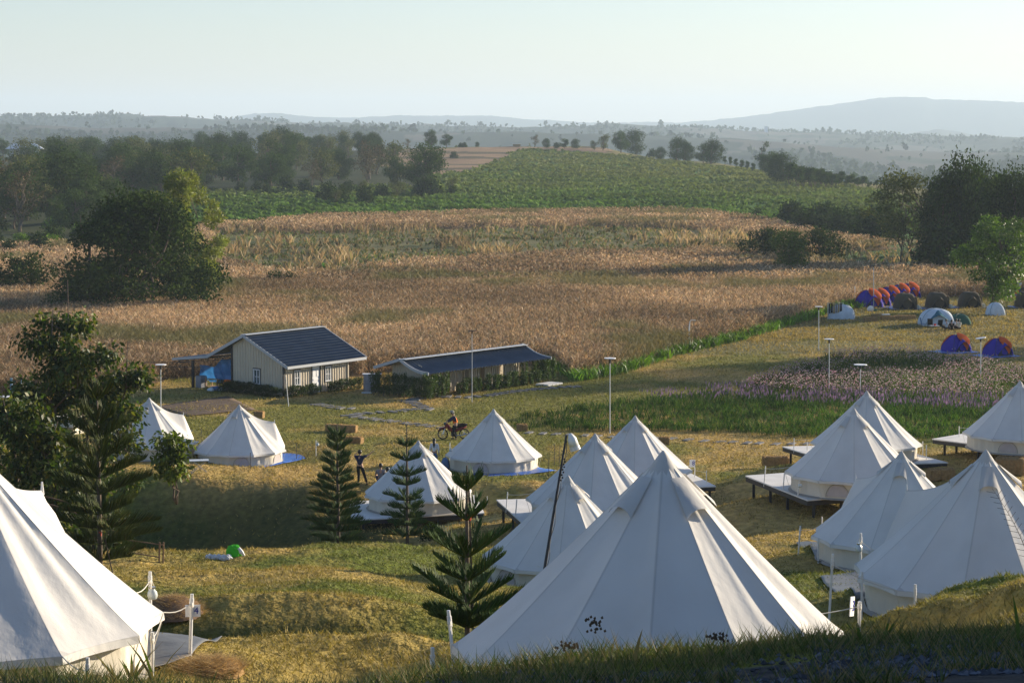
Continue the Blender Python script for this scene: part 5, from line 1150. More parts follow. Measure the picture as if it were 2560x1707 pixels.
mb = MB(); mb.ball((0,-.03,.36), .045, 8, 5); mb.box((0,-.03,.19), (.10,.01,.22)); mb.box((-.025,-.03,-.0), (.035,.01,.2)); mb.box((.025,-.03,-.0), (.035,.01,.2)); mb.build('figure', M['black'], t); MB().box((0,.03,-.45), (.05,.05,1.6)).build('post', M['steel'], t)
g = ground(930, 978, 100, 300); t = thing('water_tank', 'grey cement ring tank left of the shed', 'tank', g); MB().tube([(0,0,-.1),(0,0,1.15)], [.60,.58], 28).build('body', M['drum'], t, smooth=False); MB().box((0,0,1.2), (1.3,.5,.05)).build('lid', M['white'], t); g2 = ground(917, 984, 100, 300)
tag(MB().box(tuple(g2 + Vector((0,0,.06))), (.7,.12,.1)).build('plank', M['silver']), 'pale plank lying before the water tank', 'plank')
tag(MB().box(tuple(ground(1373, 962, 100, 300) + Vector((0,0,.06))), (1.7, 1.1, .12), SA).build('doorstep', M['board'], None), 'pale concrete step at the right end of the shed', 'step')
g = ground(1040, 985, 100, 300); t = thing('blue_bin', 'dark blue bin hidden in the shrubs of the shed', 'bin', g); MB().tube([(0,0,0),(0,0,.8)], [.2,.26], 14).build('body', M['navy'], t); MB().tube([(0,0,.8),(0,0,.86)], .28, 14).build('lid', M['navy'], t)
# low green edging
# ------------------------------------------------------------------ stone path
def pathline(pts, name, label, w=.9, gap=.62):
    P = [ground(x, y, 30, 300) for x, y in pts]; out = []; 
    for a, b in zip(P[:-1], P[1:]):
        n_ = max(1, int((b - a).length / gap)); out += [(a + (b - a) * (i / n_), math.atan2(b.y - a.y, b.x - a.x)) for i in range(n_)]
    mb = MB(); rng = np.random.default_rng(len(pts))
    for p, an in out:
        x_ = p.x + rng.normal() * .05; y_ = p.y + rng.normal() * .05; mb.box((x_, y_, gz(x_, y_) + .035), (.34, w * (.85 + .3 * rng.random()), .07), an + rng.normal() * .1)
    return tag(mb.build(name, M['stone']), label, kind='structure')
pathline([(1445,967),(1360,972),(1290,980),(1220,990),(1170,994),(1100,992),(1055,995),(1018,1003),(1040,1012),(1075,1025),(1040,1024),(985,1030),(920,1034),(870,1040),(905,1046),(990,1056),(1080,1067),(1130,1072)], 'path', 'winding path of grey slabs before house and shed')
pathline([(790,1012),(850,1022),(905,1024)], 'path', 'short row of slabs leading from the house door')
pathline([(1320,1083),(1460,1090),(1680,1098),(1800,1106),(1900,1110),(2060,1112)], 'path', 'slab path running below the green flower bed', w=.8, gap=.8)
for c_, lab in (([(1440,1080),(1300,1078),(1900,1112),(2060,1114)], 'x'),): pass
# ------------------------------------------------------------------ lamps and poles
def lampdisc(px, yt, yb, wpx, label, tilt=0):
    g = ground(px, yb, 60, 400); y = g.y; top = at_y(px, yt, y); r_ = wpx / 2 / (F / y)
    t = thing('disc_lamp', label, 'lamp', g, 0, 'lamps with a flat white disc'); h = top - g
    MB().tube([(0,0,-.2), tuple(h)], [.032,.026], 10).build('pole', M['pvc'], t)
    mb = MB(); mb.tube([(h.x - .0, h.y, h.z), (h.x, h.y, h.z + .035)], [r_, r_ * .98], 28); d = mb.build('disc', M['disc'], t)
    MB().tube([(h.x, h.y, h.z - .28), (h.x, h.y, h.z - .02)], [.05, .07], 10).build('fitting', M['steel'], t)
    if tilt: d.rotation_euler = (0, tilt, 0); d.location = (0 - math.sin(tilt) * h.z, 0, h.z * (1 - math.cos(tilt)))
    return t
lampdisc(1525, 896, 1084, 30, 'tall disc lamp standing at the left of the green bed'); lampdisc(2047, 767, 876, 19, 'disc lamp farthest back by the maize edge'); lampdisc(2073, 848, 972, 24, 'disc lamp in the pink flowers farther back'); lampdisc(2151, 912, 992, 34, 'disc lamp directly above the tent peak in the pink flowers'); lampdisc(2452, 845, 952, 26, 'disc lamp with a tilted disc between the two purple tents', tilt=R(-9)); lampdisc(11, 992, 1060, 34, 'disc lamp at the far left edge')
lampdisc(402, 912, 1035, 28, 'disc lamp behind the left bell tent'); lampdisc(710, 925, 1012, 5, 'thin pole at the front corner of the house') if False else None
def pole(px, yt, yb, label, r=.03, m='trimgrey', cap=False, name='pole', cat='pole', hook=None):
    g = ground(px, yb, 60, 400); top = at_y(px if hook is None else hook, yt, g.y); t = thing(name, label, cat, g); h = top - g
    MB().tube([(0,0,-.2), tuple(h)], [r, r * .7], 8).build('shaft', M[m], t)
    if cap: mb = MB(); mb.box((h.x, h.y, h.z), (.5, .06, .05)); mb.tube([(h.x, h.y, h.z - .2), (h.x, h.y, h.z)], [.03, .07], 6); mb.build('bracket', M['steel'], t)
    return t
pole(1180, 827, 1006, 'tall thin grey pole standing before the shed', cap=True); pole(2184, 665, 770, 'very tall thin pole by the purple tents', r=.05, cap=True); pole(1311, 842, 870, 'small pole with a lamp behind the shed roof', cap=True) if False else None
for a in [(2097,730,765,'white post left of the pair beyond the purple tents'),(2137,716,762,'white post right of the pair beyond the purple tents'),(2388,710,738,'thin white post before the maize on the right')]: pole(*a, r=.07, m='pvc', name='post', cat='post')
pole(722, 938, 1016, 'thin pale pole before the corner of the house', r=.03, m='pvc', hook=714); 
g = ground(1722, 872, 60, 400); t = thing('street_lamp', 'curved street lamp with a meter box at the maize edge', 'lamp', g); mb = MB(); H_ = at_y(1724, 800, g.y).z - g.z
mb.tube([(0,0,-.2),(.02,0,H_*.7),(.06,0,H_*.93),(.18,0,H_),(.38,0,H_*.995)], [.08,.06,.04,.035,.03], 8); mb.build('pole', M['pvc'], t); MB().box((.45,0,H_*.99), (.2,.1,.05)).build('lamp_head', M['white'], t); MB().box((.08,-.06,H_*.32), (.16,.12,.26)).build('meter_box', M['white'], t)
for a in [(28,945,1040,'pale blue pipe post at the left edge, bigger one'),(53,950,1005,'thin pale blue pipe post at the left edge')]: pole(*a, r=.11 if a[0] == 28 else .05, m='pvcblue', name='pipe_post', cat='post')
# clothes frame left of the house
g = ground(407, 1000, 100, 300); t = thing('pipe_rack', 'thin dark pipe frame left of the lean to', 'rack', g); mb = MB()
for x_ in (0, 1.3, 2.6): bar3(mb, (x_, 0, 0), (x_, 0, 2.5), .04, .04)
bar3(mb, (-1.2,0,2.5), (2.6,0,2.5), .04, .04); bar3(mb, (-1.2,0,2.2), (2.6,0,2.2), .03, .03); [bar3(mb, (-1 + .7*i, 0, 2.2), (-.65 + .7*i, 0, 2.5), .02, .02) for i in range(5)]; mb.build('frame', M['steel'], t)

# ------------------------------------------------------------------ small tents
def dome(px, py, w, h, rz, cols, label, fly=True, flat_=.80, name='dome_tent', door=True, y=None, deep=.9, group=None, pad=None):
    g = ground(px, py, 60, 400); t = thing(name, label, 'tent', (g.x, g.y, gz(g.x, g.y)), rz, group); n = 32; m = 10
    def surf(scale=1, z1=1.0, a0=0, a1=2*math.pi, nn=n, flat=None):
        flat = flat_
        V = []
        for i in range(m + 1):
            v = i / m * z1
            for j in range(nn + 1):
                a = a0 + (a1 - a0) * j / nn; sq = 1 / max(abs(math.cos(a)), abs(math.sin(a))); r_ = (1 - v ** 1.0) ; prof_ = math.cos(v * math.pi / 2) ** flat; rr = (sq ** (.72 * (1 - v * .6)))
                V.append((math.cos(a) * w / 2 * rr * prof_ * scale, math.sin(a) * w / 2 * deep * rr * prof_ * scale, h * math.sin(v * math.pi / 2) ** .92 * scale))
        return V, [(i*(nn+1)+j, i*(nn+1)+j+1, (i+1)*(nn+1)+j+1, (i+1)*(nn+1)+j) for i in range(m) for j in range(nn)]
    V, f = surf(); MB().add(V, f).build('body', M[cols[0]], t, smooth=True)
    if fly:   # coloured diamond from the top down to a corner at each side, pale skirt low on the sunny side
        def wedge(nm, am, hw, v0, v1, mt, taper, k_=1.02):
            nn = 12; V = []
            for i in range(11):
                u = i / 10; vv = v1 + (v0 - v1) * u; wd = 1 if not taper else max(.04, 1 - max(0, u - .42) / .58)
                for j in range(nn + 1):
                    a = am + hw * (j / nn * 2 - 1) * wd; sq = 1 / max(abs(math.cos(a)), abs(math.sin(a))); pr = math.cos(vv * math.pi / 2) ** flat_; rr = sq ** (.72 * (1 - vv * .6))
                    V.append((math.cos(a) * w / 2 * rr * pr * k_, math.sin(a) * w / 2 * deep * rr * pr * k_, h * math.sin(vv * math.pi / 2) ** .92 * (k_ - .004)))
            MB().add(V, [(i*(nn+1)+j+1, i*(nn+1)+j, (i+1)*(nn+1)+j, (i+1)*(nn+1)+j+1) for i in range(10) for j in range(nn)]).build(nm, M[mt], t, smooth=True)
        wedge('fly', -1.30, .80, .06, .97, cols[1], True, 1.12); wedge('fly', 2.2, .72, .04, .97, cols[1], True, 1.035); wedge('skirt', -.1, .62, .0, .16, 'silver', False, 1.05)
    # front canopy: raised arched edge with a darker entrance below
    if door:
        V = []; nn = 12
        for i in range(5):
            v = i / 4
            for j in range(nn + 1):
                u = (j / nn - .5) * 2; x_ = u * w * .40; zz = h * (.66 - .55 * abs(u) ** 1.4) * (1 - .0 * v); V.append((x_ * (1 - .25 * v), -w / 2 * deep * (1.04 - .45 * v) - (.14 * (1 - u * u)) * (1 - v), zz + h * .26 * v * (1 - .3 * abs(u))))
        MB().add(V, [(i*(nn+1)+j, i*(nn+1)+j+1, (i+1)*(nn+1)+j+1, (i+1)*(nn+1)+j) for i in range(4) for j in range(nn)]).build('canopy', M[cols[2]], t, smooth=True)
        V = [(-w*.36, -w/2*deep*1.01, 0), (w*.36, -w/2*deep*1.01, 0)] + [(w * .36 * math.cos(a), -w / 2 * deep * (1.01 - .12 * math.sin(a)), h * .60 * math.sin(a)) for a in np.linspace(0.05, math.pi - .05, 11)]
        MB().add(V, [tuple(range(len(V)))]).build('entrance', M[cols[3]], t)
    for sx in (-1, 1):
        P = [(sx * w / 2 * .98 * math.cos(v * math.pi / 2) ** .9 * 1.02, -sx * 0 - w / 2 * deep * .98 * math.cos(v * math.pi / 2) ** .9 * 1.02, h * 1.02 * math.sin(v * math.pi / 2)) for v in np.linspace(0.02, 1, 9)]; MB().tube(P, .018, 5).build('tent_pole', M['steel'] if cols[0] != 'silver' else M['teal'], t)
    return t
PU = ('purple', 'tentorange', 'purple', 'navy')
def pad_(px, py, w, d, rz, label, m='bluetarp'):
    g = ground(px, py, 60, 400); c, s = math.cos(rz), math.sin(rz); n = 8; V = []
    for i in range(n + 1):
        for j in range(n + 1): a = (i / n - .5) * w; b = (j / n - .5) * d; x_ = g.x + a * c - b * s; y_ = g.y + a * s + b * c; V.append((x_, y_, gz(x_, y_) + .04 + .02 * math.sin(i * 2 + j)))
    o = MB().add(V, [(i*(n+1)+j, (i+1)*(n+1)+j, (i+1)*(n+1)+j+1, i*(n+1)+j+1) for i in range(n) for j in range(n)]).build('ground_sheet', M[m], smooth=True); return tag(o, label, 'ground sheet')
for px, py, w, h, lab in [(2172,768,2.5,1.75,'purple and orange dome tent in front of its row of five'),(2196,764,2.2,1.65,'second purple dome tent of the row of five'),(2222,756,2.2,1.65,'third purple dome tent of the row of five'),(2248,750,2.2,1.65,'fourth purple dome tent of the row of five'),(2272,745,2.2,1.6,'farthest purple dome tent of the row of five')]: dome(px, py, w, h, R(20), PU, lab, group='purple and orange dome tents')
for px, py, lab, l2 in [(2390,878,'purple and orange dome tent nearest the flowers on the left','bright blue ground sheet under the purple tent left of the tilted lamp'),(2494,888,'purple and orange dome tent right of the tilted disc lamp','bright blue ground sheet under the purple tent right of the tilted lamp')]: dome(px, py, 2.05, 1.35, R(28), PU, lab, group='purple and orange dome tents'); pad_(px - 4, py + 2, 3.4, 2.9, R(28), l2)
KH = ('khaki', 'khaki', 'khaki', 'black')
for px, py, lab, l2 in [(2262,772,'brown box like tent with a patterned roof beside the purple row','blue ground sheet under the brown tent beside the purple row'),(2342,770,'brown box like tent, the middle one of three in a row','blue ground sheet under the middle brown tent'),(2424,768,'brown box like tent nearest the bright green tree','blue ground sheet under the brown tent nearest the green tree'),(2566,768,'brown box like tent cut off by the right edge','blue ground sheet under the brown tent at the right edge')]:
    t = dome(px, py, 2.2, 1.6, R(6), KH, lab, fly=False, group='brown box like tents', deep=.95, flat_=.42); MB().box((1.12, .1, .75), (.05, 1.2, .9)).build('side_flap', M['khakilight'], t); MB().box((1.28, -.1, .2), (.5, 1.5, .35), taper=.6).build('side_skirt', M['cream'], t); pad_(px + 4, py, 3.6, 2.6, R(6), l2)
pad_(2218, 768, 3.0, 1.6, R(5), 'long blue sheet between the purple and brown tents')
dome(2104, 796, 2.6, 1.35, R(-10), ('silver', 'silver', 'silver', 'silver'), 'pale blue dome tent under the clothes line', fly=False, door=False)
dome(2340, 812, 3.3, 1.55, R(0), ('silver', 'silver', 'teal', 'silver'), 'large silver and teal dome tent behind the camping chairs', fly=False); dome(2398, 812, 1.9, 1.05, R(15), ('green', 'green', 'green', 'green'), 'low dark green dome tent right of the silver one', fly=False, door=False); dome(2488, 788, 1.7, 1.25, R(10), ('silver', 'silver', 'silver', 'silver'), 'small grey blue dome tent before the green tree trunk', fly=False, door=False)
# washing on a line
g = ground(2072, 798, 100, 300); t = thing('clothes_line', 'line hung with dark and striped cloths before the pale dome tent', 'clothes line', g); mb = MB(); [mb.tube([(x_,0,0),(x_,0,1.6)], .03, 6) for x_ in (-.1, 1.35)]; mb.tube([(-.1,0,1.58),(.6,0,1.5),(1.35,0,1.6)], .012, 4); mb.build('frame', M['pvc'], t)
for i, c_ in enumerate(('navy', 'black', 'khakilight', 'greycloth', 'khakilight', 'black')): MB().box((.05 + i * .22, 0, 1.02 + .05 * (i % 2)), (.19, .04, .95), taper=.8).build('cloth', M[c_], t)
g = ground(2176, 780, 100, 300); t = thing('bag_heap', 'pale bag and green bundle in front of the purple tents', 'bags', g); rng = np.random.default_rng(8); MB().ball((0,0,.3), .36, 10, 7, jit=.35, rng=rng, sq=(1,.7,.85)).build('bag', M['plasticbag'], t); MB().ball((.45,0,.16), .28, 10, 7, jit=.35, rng=rng, sq=(1,.7,.6)).build('bundle', M['green'], t)
# chairs before the silver tent
def chair(px, py, label, c_='black', rz=0):
    g = ground(px, py, 40, 300); t = thing('camping_chair', label, 'chair', g, rz, None); MB().box((0,0,.36), (.48,.42,.04)).build('seat', M[c_], t); MB().box((0,.22,.66), (.48,.04,.56), tilt=[[1,0,0],[0,.97,.2],[0,-.2,.97]]).build('backrest', M[c_], t)
    for sx in (-1, 1):
        for sy in (-1, 1): MB().tube([(sx*.24, sy*.2, 0), (sx*.22, -sy*.2 if False else sy*.16, .38)], .014, 5).build('leg', M['steel'], t)
    return t
chair(2326, 822, 'black camping chair before the silver tent, left of two', rz=R(160)); chair(2347, 825, 'black camping chair before the silver tent, right of two', rz=R(200)); chair(2308, 820, 'blue camping chair at the left of the silver tent', 'jeans', rz=R(90))
g = ground(2337, 826, 100, 300); t = thing('camp_table', 'low camp table with a red pot between the black chairs', 'table', g); MB().box((0,0,.42), (.8,.5,.03)).build('table_top', M['white'], t); [MB().tube([(sx*.34, sy*.2, 0),(sx*.34, sy*.2, .42)], .014, 5).build('leg', M['steel'], t) for sx in (-1,1) for sy in (-1,1)]
tag(MB().tube([tuple(g + Vector((0,0,.44))), tuple(g + Vector((0,0,.60)))], [.10,.12], 12).build('red_pot', M['red']), 'small red pot on the low camp table', 'pot')
# white garden chair and folding table by the leaning sapling
g = ground(432, 1180, 40, 300); t = thing('garden_chair', 'white plastic garden chair below the leaning sapling', 'chair', g, R(200)); MB().box((0,0,.42), (.46,.44,.04)).build('seat', M['white'], t); MB().box((0,.22,.68), (.46,.04,.46)).build('backrest', M['white'], t); [MB().tube([(sx*.2, sy*.2, 0),(sx*.19, sy*.18, .42)], .02, 6).build('leg', M['white'], t) for sx in (-1,1) for sy in (-1,1)]
g = ground(498, 1182, 40, 300); t = thing('folding_table', 'folding table with crossed thin legs by the blue tarp', 'table', g, R(10)); MB().box((0,0,.62), (.95,.55,.03)).build('table_top', M['silver'], t); mb = MB(); [mb.tube([(-.4, y_, 0),(.4, y_, .62)], .012, 5) and mb.tube([(.4, y_, 0),(-.4, y_, .62)], .012, 5) for y_ in (-.22,.22)]; mb.build('leg', M['chrome'], t)
g = ground(160, 1085, 40, 300); t = thing('canvas_shelter', 'small greyish canvas shelter seen between the dark leaves', 'shelter', g, R(-15)); MB().add([(-.9,-.3,0),(.75,-.3,0),(.75,-.1,1.0),(-.7,-.1,1.0),(.95,1.0,0),(.75,.8,1.0),(-.7,.8,1.0),(-.9,1,0)], [(0,1,2,3),(1,4,5,2),(3,2,5,6),(0,3,6,7)]).build('cover', M['cream'], t); MB().box((0,-.33,.28), (1.5,.02,.3)).build('band', M['khakilight'], t)

# ------------------------------------------------------------------ people
def skinbody(name, edges, m, parent, sub=2):
    """edges: list of chains [(point, radius), ...]; the first point of a chain may repeat one already laid down"""
    V = []; E = []; Rr = []
    def vid(p, r):
        for i, q in enumerate(V):
            if (Vector(q) - Vector(p)).length < 1e-4: return i
        V.append(tuple(p)); Rr.append(r); return len(V) - 1
    for ch in edges:
        ids = [vid(p, r) for p, r in ch]; E += [(a, b) for a, b in zip(ids[:-1], ids[1:]) if a != b]
    me = bpy.data.meshes.new(name); me.from_pydata(V, E, []); me.materials.append(m); o = link(name, me, parent)
    sk = o.modifiers.new('skin', 'SKIN'); sk.use_smooth_shade = True
    lay = me.skin_vertices[0].data if me.skin_vertices else None
    if lay is None:
        bpy.context.view_layer.objects.active = o; bpy.ops.object.modifier_add(type='SKIN'); o.modifiers.remove(o.modifiers[-1]); lay = me.skin_vertices[0].data
    for i, r in enumerate(Rr): lay[i].radius = (r[0], r[1]) if hasattr(r, '__len__') else (r, r); lay[i].use_root = (i == 0)
    o.modifiers.new('sub', 'SUBSURF').levels = 1; o.modifiers['sub'].render_levels = sub; return o
def person(label, loc, rz, J, shirt, pants, hairlen=.0, hat=None, sc=1.0, sleeves=.5, group=None, hair='hair', vest=None):
    """J: joints dict: pel, chest, neck, head, shL, elL, haL, shR, elR, haR, hipL, knL, anL, hipR, knR, anR; y- is forward"""
    t = thing('person', label, 'person', loc, rz, group, sc); j = {k: Vector(v) for k, v in J.items()}
    up = (j['head'] - j['neck']).normalized()
    ch = [[(j['pel'], .12), (j['pel'].lerp(j['chest'], .5), .115), (j['chest'], (.15, .12)), (j['neck'], .055), (j['neck'].lerp(j['head'], .45), .05), (j['head'], .088), (j['head'] + up * .10, .075)]]
    for s in 'LR':
        ch.append([(j['chest'], .15), (j['sh'+s], .058), (j['el'+s], .038), (j['ha'+s], .026)])
        fw = (j['ha'+s] - j['el'+s]).normalized(); sd = fw.cross(Vector((0, 0, 1)));  sd = sd.normalized() if sd.length > .1 else Vector((1, 0, 0))
        palm = j['ha'+s] + fw * .05; ch.append([(j['ha'+s], .026), (palm, .030)])
        for k in range(4): ch.append([(palm, .030), (palm + fw * .03 + sd * (.022 - .015 * k), .010), (palm + fw * (.085 - .008 * abs(k - 1.4)) + sd * (.030 - .020 * k) + Vector((0,0,-.015)), .008)])
        ch.append([(palm, .030), (palm + sd * .045 + fw * .03, .009)])
        ch.append([(j['pel'], .12), (j['hip'+s], .085), (j['kn'+s], .055), (j['an'+s], .038), (j['an'+s] + Vector((0, -.12, -.05)), .035)])
    skinbody('body', ch, M['skin'], t)
    c1 = [[(j['pel'], .140), (j['pel'].lerp(j['chest'], .5), .135), (j['chest'], (.175, .14)), (j['neck'] - up * .03, .075)]]
    for s in 'LR': c1.append([(j['chest'], .17), (j['sh'+s], .078), (j['sh'+s].lerp(j['el'+s], min(1, sleeves * 1.6)), .062)] + ([(j['el'+s].lerp(j['ha'+s], .9), .042)] if sleeves > .7 else []))
    skinbody('shirt', c1, M[shirt], t)
    if vest: skinbody('vest', [[(j['pel'] + Vector((0,0,.04)), .155), (j['pel'].lerp(j['chest'], .5), .150), (j['chest'], (.19, .155)), (j['neck'] - up * .07, .09)]], M[vest], t)
    c2 = [[(j['pel'] + Vector((0,0,.05)), .135), (j['pel'], .140)]]
    for s in 'LR': c2.append([(j['pel'], .14), (j['hip'+s], .105), (j['kn'+s], .075), (j['an'+s] + Vector((0,0,.03)), .058)])
    skinbody('trousers', c2, M[pants], t)
    for s in 'LR': skinbody('shoe', [[(j['an'+s] + Vector((0, .03, -.05)), .045), (j['an'+s] + Vector((0, -.14, -.06)), .038)]], M['black'], t)
    hd = j['head'] + up * .05; mb = MB(); mb.ball(tuple(hd + Vector((0, .022, .022))), .108, 14, 9, sq=(.95, 1.0, 1.08)); 
    if hairlen: mb.tube([tuple(hd + Vector((0,.06,.0))), tuple(hd + Vector((0,.10,-.18))), tuple(hd + Vector((0,.10,-hairlen)))], [.09,.075,.03], 10)
    mb.build('hair', M[hair], t, smooth=True)
    mb = MB(); mb.ball(tuple(j['head'] + Vector((0, -.10, .035))), .014, 6, 4, sq=(.8, 1.3, 1.2)); 
    for sx in (-1, 1): mb.ball(tuple(j['head'] + Vector((sx * .088, 0, .03))), .022, 6, 4, sq=(.4, .8, 1.2))
    mb.build('face', M['skin'], t)
    if hat: mb = MB(); mb.tube([tuple(hd + Vector((0,-.01,.02))), tuple(hd + Vector((0,0,.035)))], [.20,.19], 20); mb.tube([tuple(hd + Vector((0,0,.03))), tuple(hd + Vector((0,0,.12))), tuple(hd + Vector((0,0,.145)))], [.118,.108,.06], 16); mb.build('hat', M[hat], t, smooth=False)
    return t
def standing(**k):
    J = dict(pel=(0,0,.95), chest=(0,0,1.30), neck=(0,.0,1.47), head=(0,-.01,1.58), shL=(-.18,0,1.40), elL=(-.24,.02,1.13), haL=(-.24,-.08,.90), shR=(.18,0,1.40), elR=(.24,.02,1.13), haR=(.24,-.08,.90), hipL=(-.10,0,.88), knL=(-.11,-.02,.48), anL=(-.12,.02,.09), hipR=(.10,0,.88), knR=(.11,-.02,.48), anR=(.12,.02,.09)); J.update(k); return J
def sitting(**k):
    J = dict(pel=(0,0,.22), chest=(0,-.03,.58), neck=(0,-.05,.74), head=(0,-.08,.86), shL=(-.18,-.03,.67), elL=(-.25,-.16,.44), haL=(-.14,-.38,.40), shR=(.18,-.03,.67), elR=(.25,-.16,.44), haR=(.14,-.38,.40), hipL=(-.11,-.05,.20), knL=(-.20,-.42,.38), anL=(-.14,-.56,.08), hipR=(.11,-.05,.20), knR=(.20,-.42,.38), anR=(.14,-.56,.08)); J.update(k); return J
def feet(px, py): return ground(px, py, 40, 400)
# man holding a phone to his face with one arm stretched out: seen from behind
g = feet(900, 1213)
person('person in dark shirt and trousers pointing right with a raised hand at the head', g, R(178), standing(shL=(-.19,0,1.40), elL=(-.40,-.14,1.46), haL=(-.58,-.22,1.60), elR=(.30,-.12,1.42), haR=(.12,-.20,1.60), hipL=(-.10,0,.88), knL=(-.22,-.03,.48), anL=(-.34,.0,.08), knR=(.06,-.02,.48), anR=(.08,0,.09)), 'navy', 'black', sc=.98)
g = feet(952, 1212); person('person crouching in a grey top, left of the crouching pair', g, R(185), sitting(), 'greycloth', 'navy'); g = feet(968, 1220); person('person crouching in dark clothes, right of the crouching pair', g, R(160), sitting(), 'black', 'black')
g = feet(1086, 1172); person('woman with long black hair and white top seen from behind', g, R(170), standing(), 'whitecloth', 'jeans', hairlen=.42, sleeves=.9, sc=.93)
g = feet(1113, 1182); t = thing('rucksack', 'blue and black rucksack leaning on the tent wall', 'bag', g); MB().ball((0,0,.42), .3, 12, 8, sq=(.7,.6,1.35)).build('bag', M['jeans'], t, smooth=True); MB().tube([(.18,-.16,.7),(.23,-.2,.4),(.18,-.16,.1)], .03, 6).build('strap', M['black'], t)
for px, py, sh, lab in [(2366,826,'silver','person in pale blue sitting beside the black camping chairs'),(2379,828,'black','person in black sitting before the green dome tent'),(2391,825,'whitecloth','person in white sitting with the back to us by the green tent'),(2398,826,'cream','person in cream at the right end of the sitting group')]: person(lab, feet(px, py), R(170 + px % 30), sitting(), sh, 'black', group='people sitting by the silver tent')
for px, py, sh, lab in [(2548,740,'whitecloth','person in white in the far group at the right edge'),(2556,738,'black','person in black in the far group at the right edge'),(2540,742,'orange','person in orange low in the far group at the right edge')]: person(lab, feet(px, py), R(150), sitting() if sh == 'orange' else standing(), sh, 'jeans', group='far group at the right edge')
# motorbike
g = ground(1134, 1098, 60, 300); mbk = thing('motorbike', 'dark red motorbike with a black front wheel behind the tent peak', 'motorbike', g, R(6))
for x_ in (-.62, .62):
    mb = MB(); V = []; n1, n2 = 28, 8
    for i in range(n1):
        a = i / n1 * 6.2832
        for k in range(n2): b = k / n2 * 6.2832; rr = .27 + .035 * math.cos(b); V.append((x_ + rr * math.cos(a), .035 * math.sin(b), .31 + rr * math.sin(a)))
    mb.add(V, [(i*n2+k, ((i+1)%n1)*n2+k, ((i+1)%n1)*n2+(k+1)%n2, i*n2+(k+1)%n2) for i in range(n1) for k in range(n2)]); w = mb.build('wheel', M['rubber'], mbk, smooth=True)
    mb = MB(); [mb.tube([(x_,0,.31),(x_ + .25*math.cos(a),0,.31 + .25*math.sin(a))], .010, 4) for a in np.arange(0,6.28,.7)]; mb.tube([(x_,-.05,.31),(x_,.05,.31)], .045, 10); mb.build('spoke', M['chrome'], w)
MB().tube([(-.62,-.05,.31),(-.50,-.05,.62),(-.40,-.05,.92)], .022, 8).tube([(-.62,.05,.31),(-.50,.05,.62),(-.40,.05,.92)], .022, 8).build('fork', M['chrome'], mbk)
MB().tube([(-.36,-.33,1.02),(-.40,-.18,1.04),(-.40,.18,1.04),(-.36,.33,1.02)], .018, 8).build('handlebar', M['steel'], mbk); MB().ball((-.50,0,.90), .09, 10, 7).build('headlight', M['glass'], mbk)
MB().tube([(-.62,0,.66),(-.46,0,.68),(-.40,0,.88),(-.28,0,.70),(-.15,0,.50)], [.05,.09,.10,.12,.10], 10).build('fairing', M['motored'], mbk, smooth=True); MB().tube([(-.9,0,.48),(-.78,0,.63),(-.62,0,.67),(-.46,0,.60)], [.02,.05,.055,.03], 8).build('mudguard', M['motored'], mbk, smooth=True)
MB().tube([(-.15,0,.5),(.10,0,.48),(.35,0,.62),(.75,0,.74)], [.08,.09,.11,.05], 10).build('body', M['motored'], mbk, smooth=True); MB().tube([(-.05,0,.74),(.20,0,.78),(.55,0,.82),(.80,0,.84)], [.07,.11,.11,.06], 10).build('seat', M['black'], mbk, smooth=True); MB().box((.02,0,.32), (.34,.24,.26), taper=.8).build('engine', M['steel'], mbk); MB().tube([(.05,-.14,.22),(.5,-.16,.26),(.85,-.17,.34)], .035, 8).build('exhaust', M['chrome'], mbk)
pl = g + Vector((.12, -.1, 0))
person('rider in an orange vest and brimmed hat standing over the motorbike', pl, R(-84), standing(pel=(0,.02,.86), chest=(0,-.08,1.22), neck=(0,-.13,1.38), head=(0,-.18,1.50), shL=(-.19,-.08,1.30), elL=(-.24,-.30,1.14), haL=(-.24,-.48,1.03), shR=(.19,-.08,1.30), elR=(.24,-.30,1.14), haR=(.24,-.48,1.03), hipL=(-.13,0,.80), knL=(-.24,-.22,.46), anL=(-.26,-.10,.08), hipR=(.13,0,.80), knR=(.24,-.18,.44), anR=(.26,.04,.08)), 'navy', 'black', hat='hatcloth', sleeves=.9, vest='orange')
# ------------------------------------------------------------------ footbridge pieces, weeds and loose things near the camera
g = ground(100, 1310, 30, 300); yb_ = 60.0; t = thing('footbridge', 'small arched footbridge with thin brown rails in the dip', 'bridge', (at_y(40,1240,yb_).x, yb_, gz(at_y(40,1240,yb_).x, yb_)))
z0 = t.location.z; x0 = t.location.x
def arc(px0, py0, px1, py1, bulge, dy):
    A_ = at_y(px0, py0, yb_ + dy) - t.location; B_ = at_y(px1, py1, yb_ + dy * .3) - t.location; return [tuple(A_.lerp(B_, u) + Vector((0, 0, bulge * math.sin(math.pi * u)))) for u in np.linspace(0, 1, 12)]
MB().tube(arc(-60, 1240, 290, 1310, .38, 0), .022, 6).build('rail', M['wood'], t); MB().tube(arc(-60, 1250, 290, 1330, .36, .8), .022, 6).build('rail', M['wood'], t)
for px in (20, 85, 106): a_ = at_y(px, 1225, yb_) - t.location; MB().tube([tuple(a_ + Vector((0,0,-.9))), tuple(a_ + Vector((0,0,.05)))], .022, 6).build('rail_post', M['wood'], t)
t = thing('wooden_barrier', 'low wooden rail barrier below the tall olive pine', 'barrier', ground(365, 1400, 30, 200)); mb = MB(); bar3(mb, (-.75,.1,.62), (.55,-.1,.48), .03, .03); bar3(mb, (-.75,.1,.25), (.45,-.1,.1), .03, .03); [bar3(mb, (x_,0,-.1), (x_ + .02,0,.55), .045, .045) for x_ in (.40,.52)]; mb.build('rail', M['wood'], t)
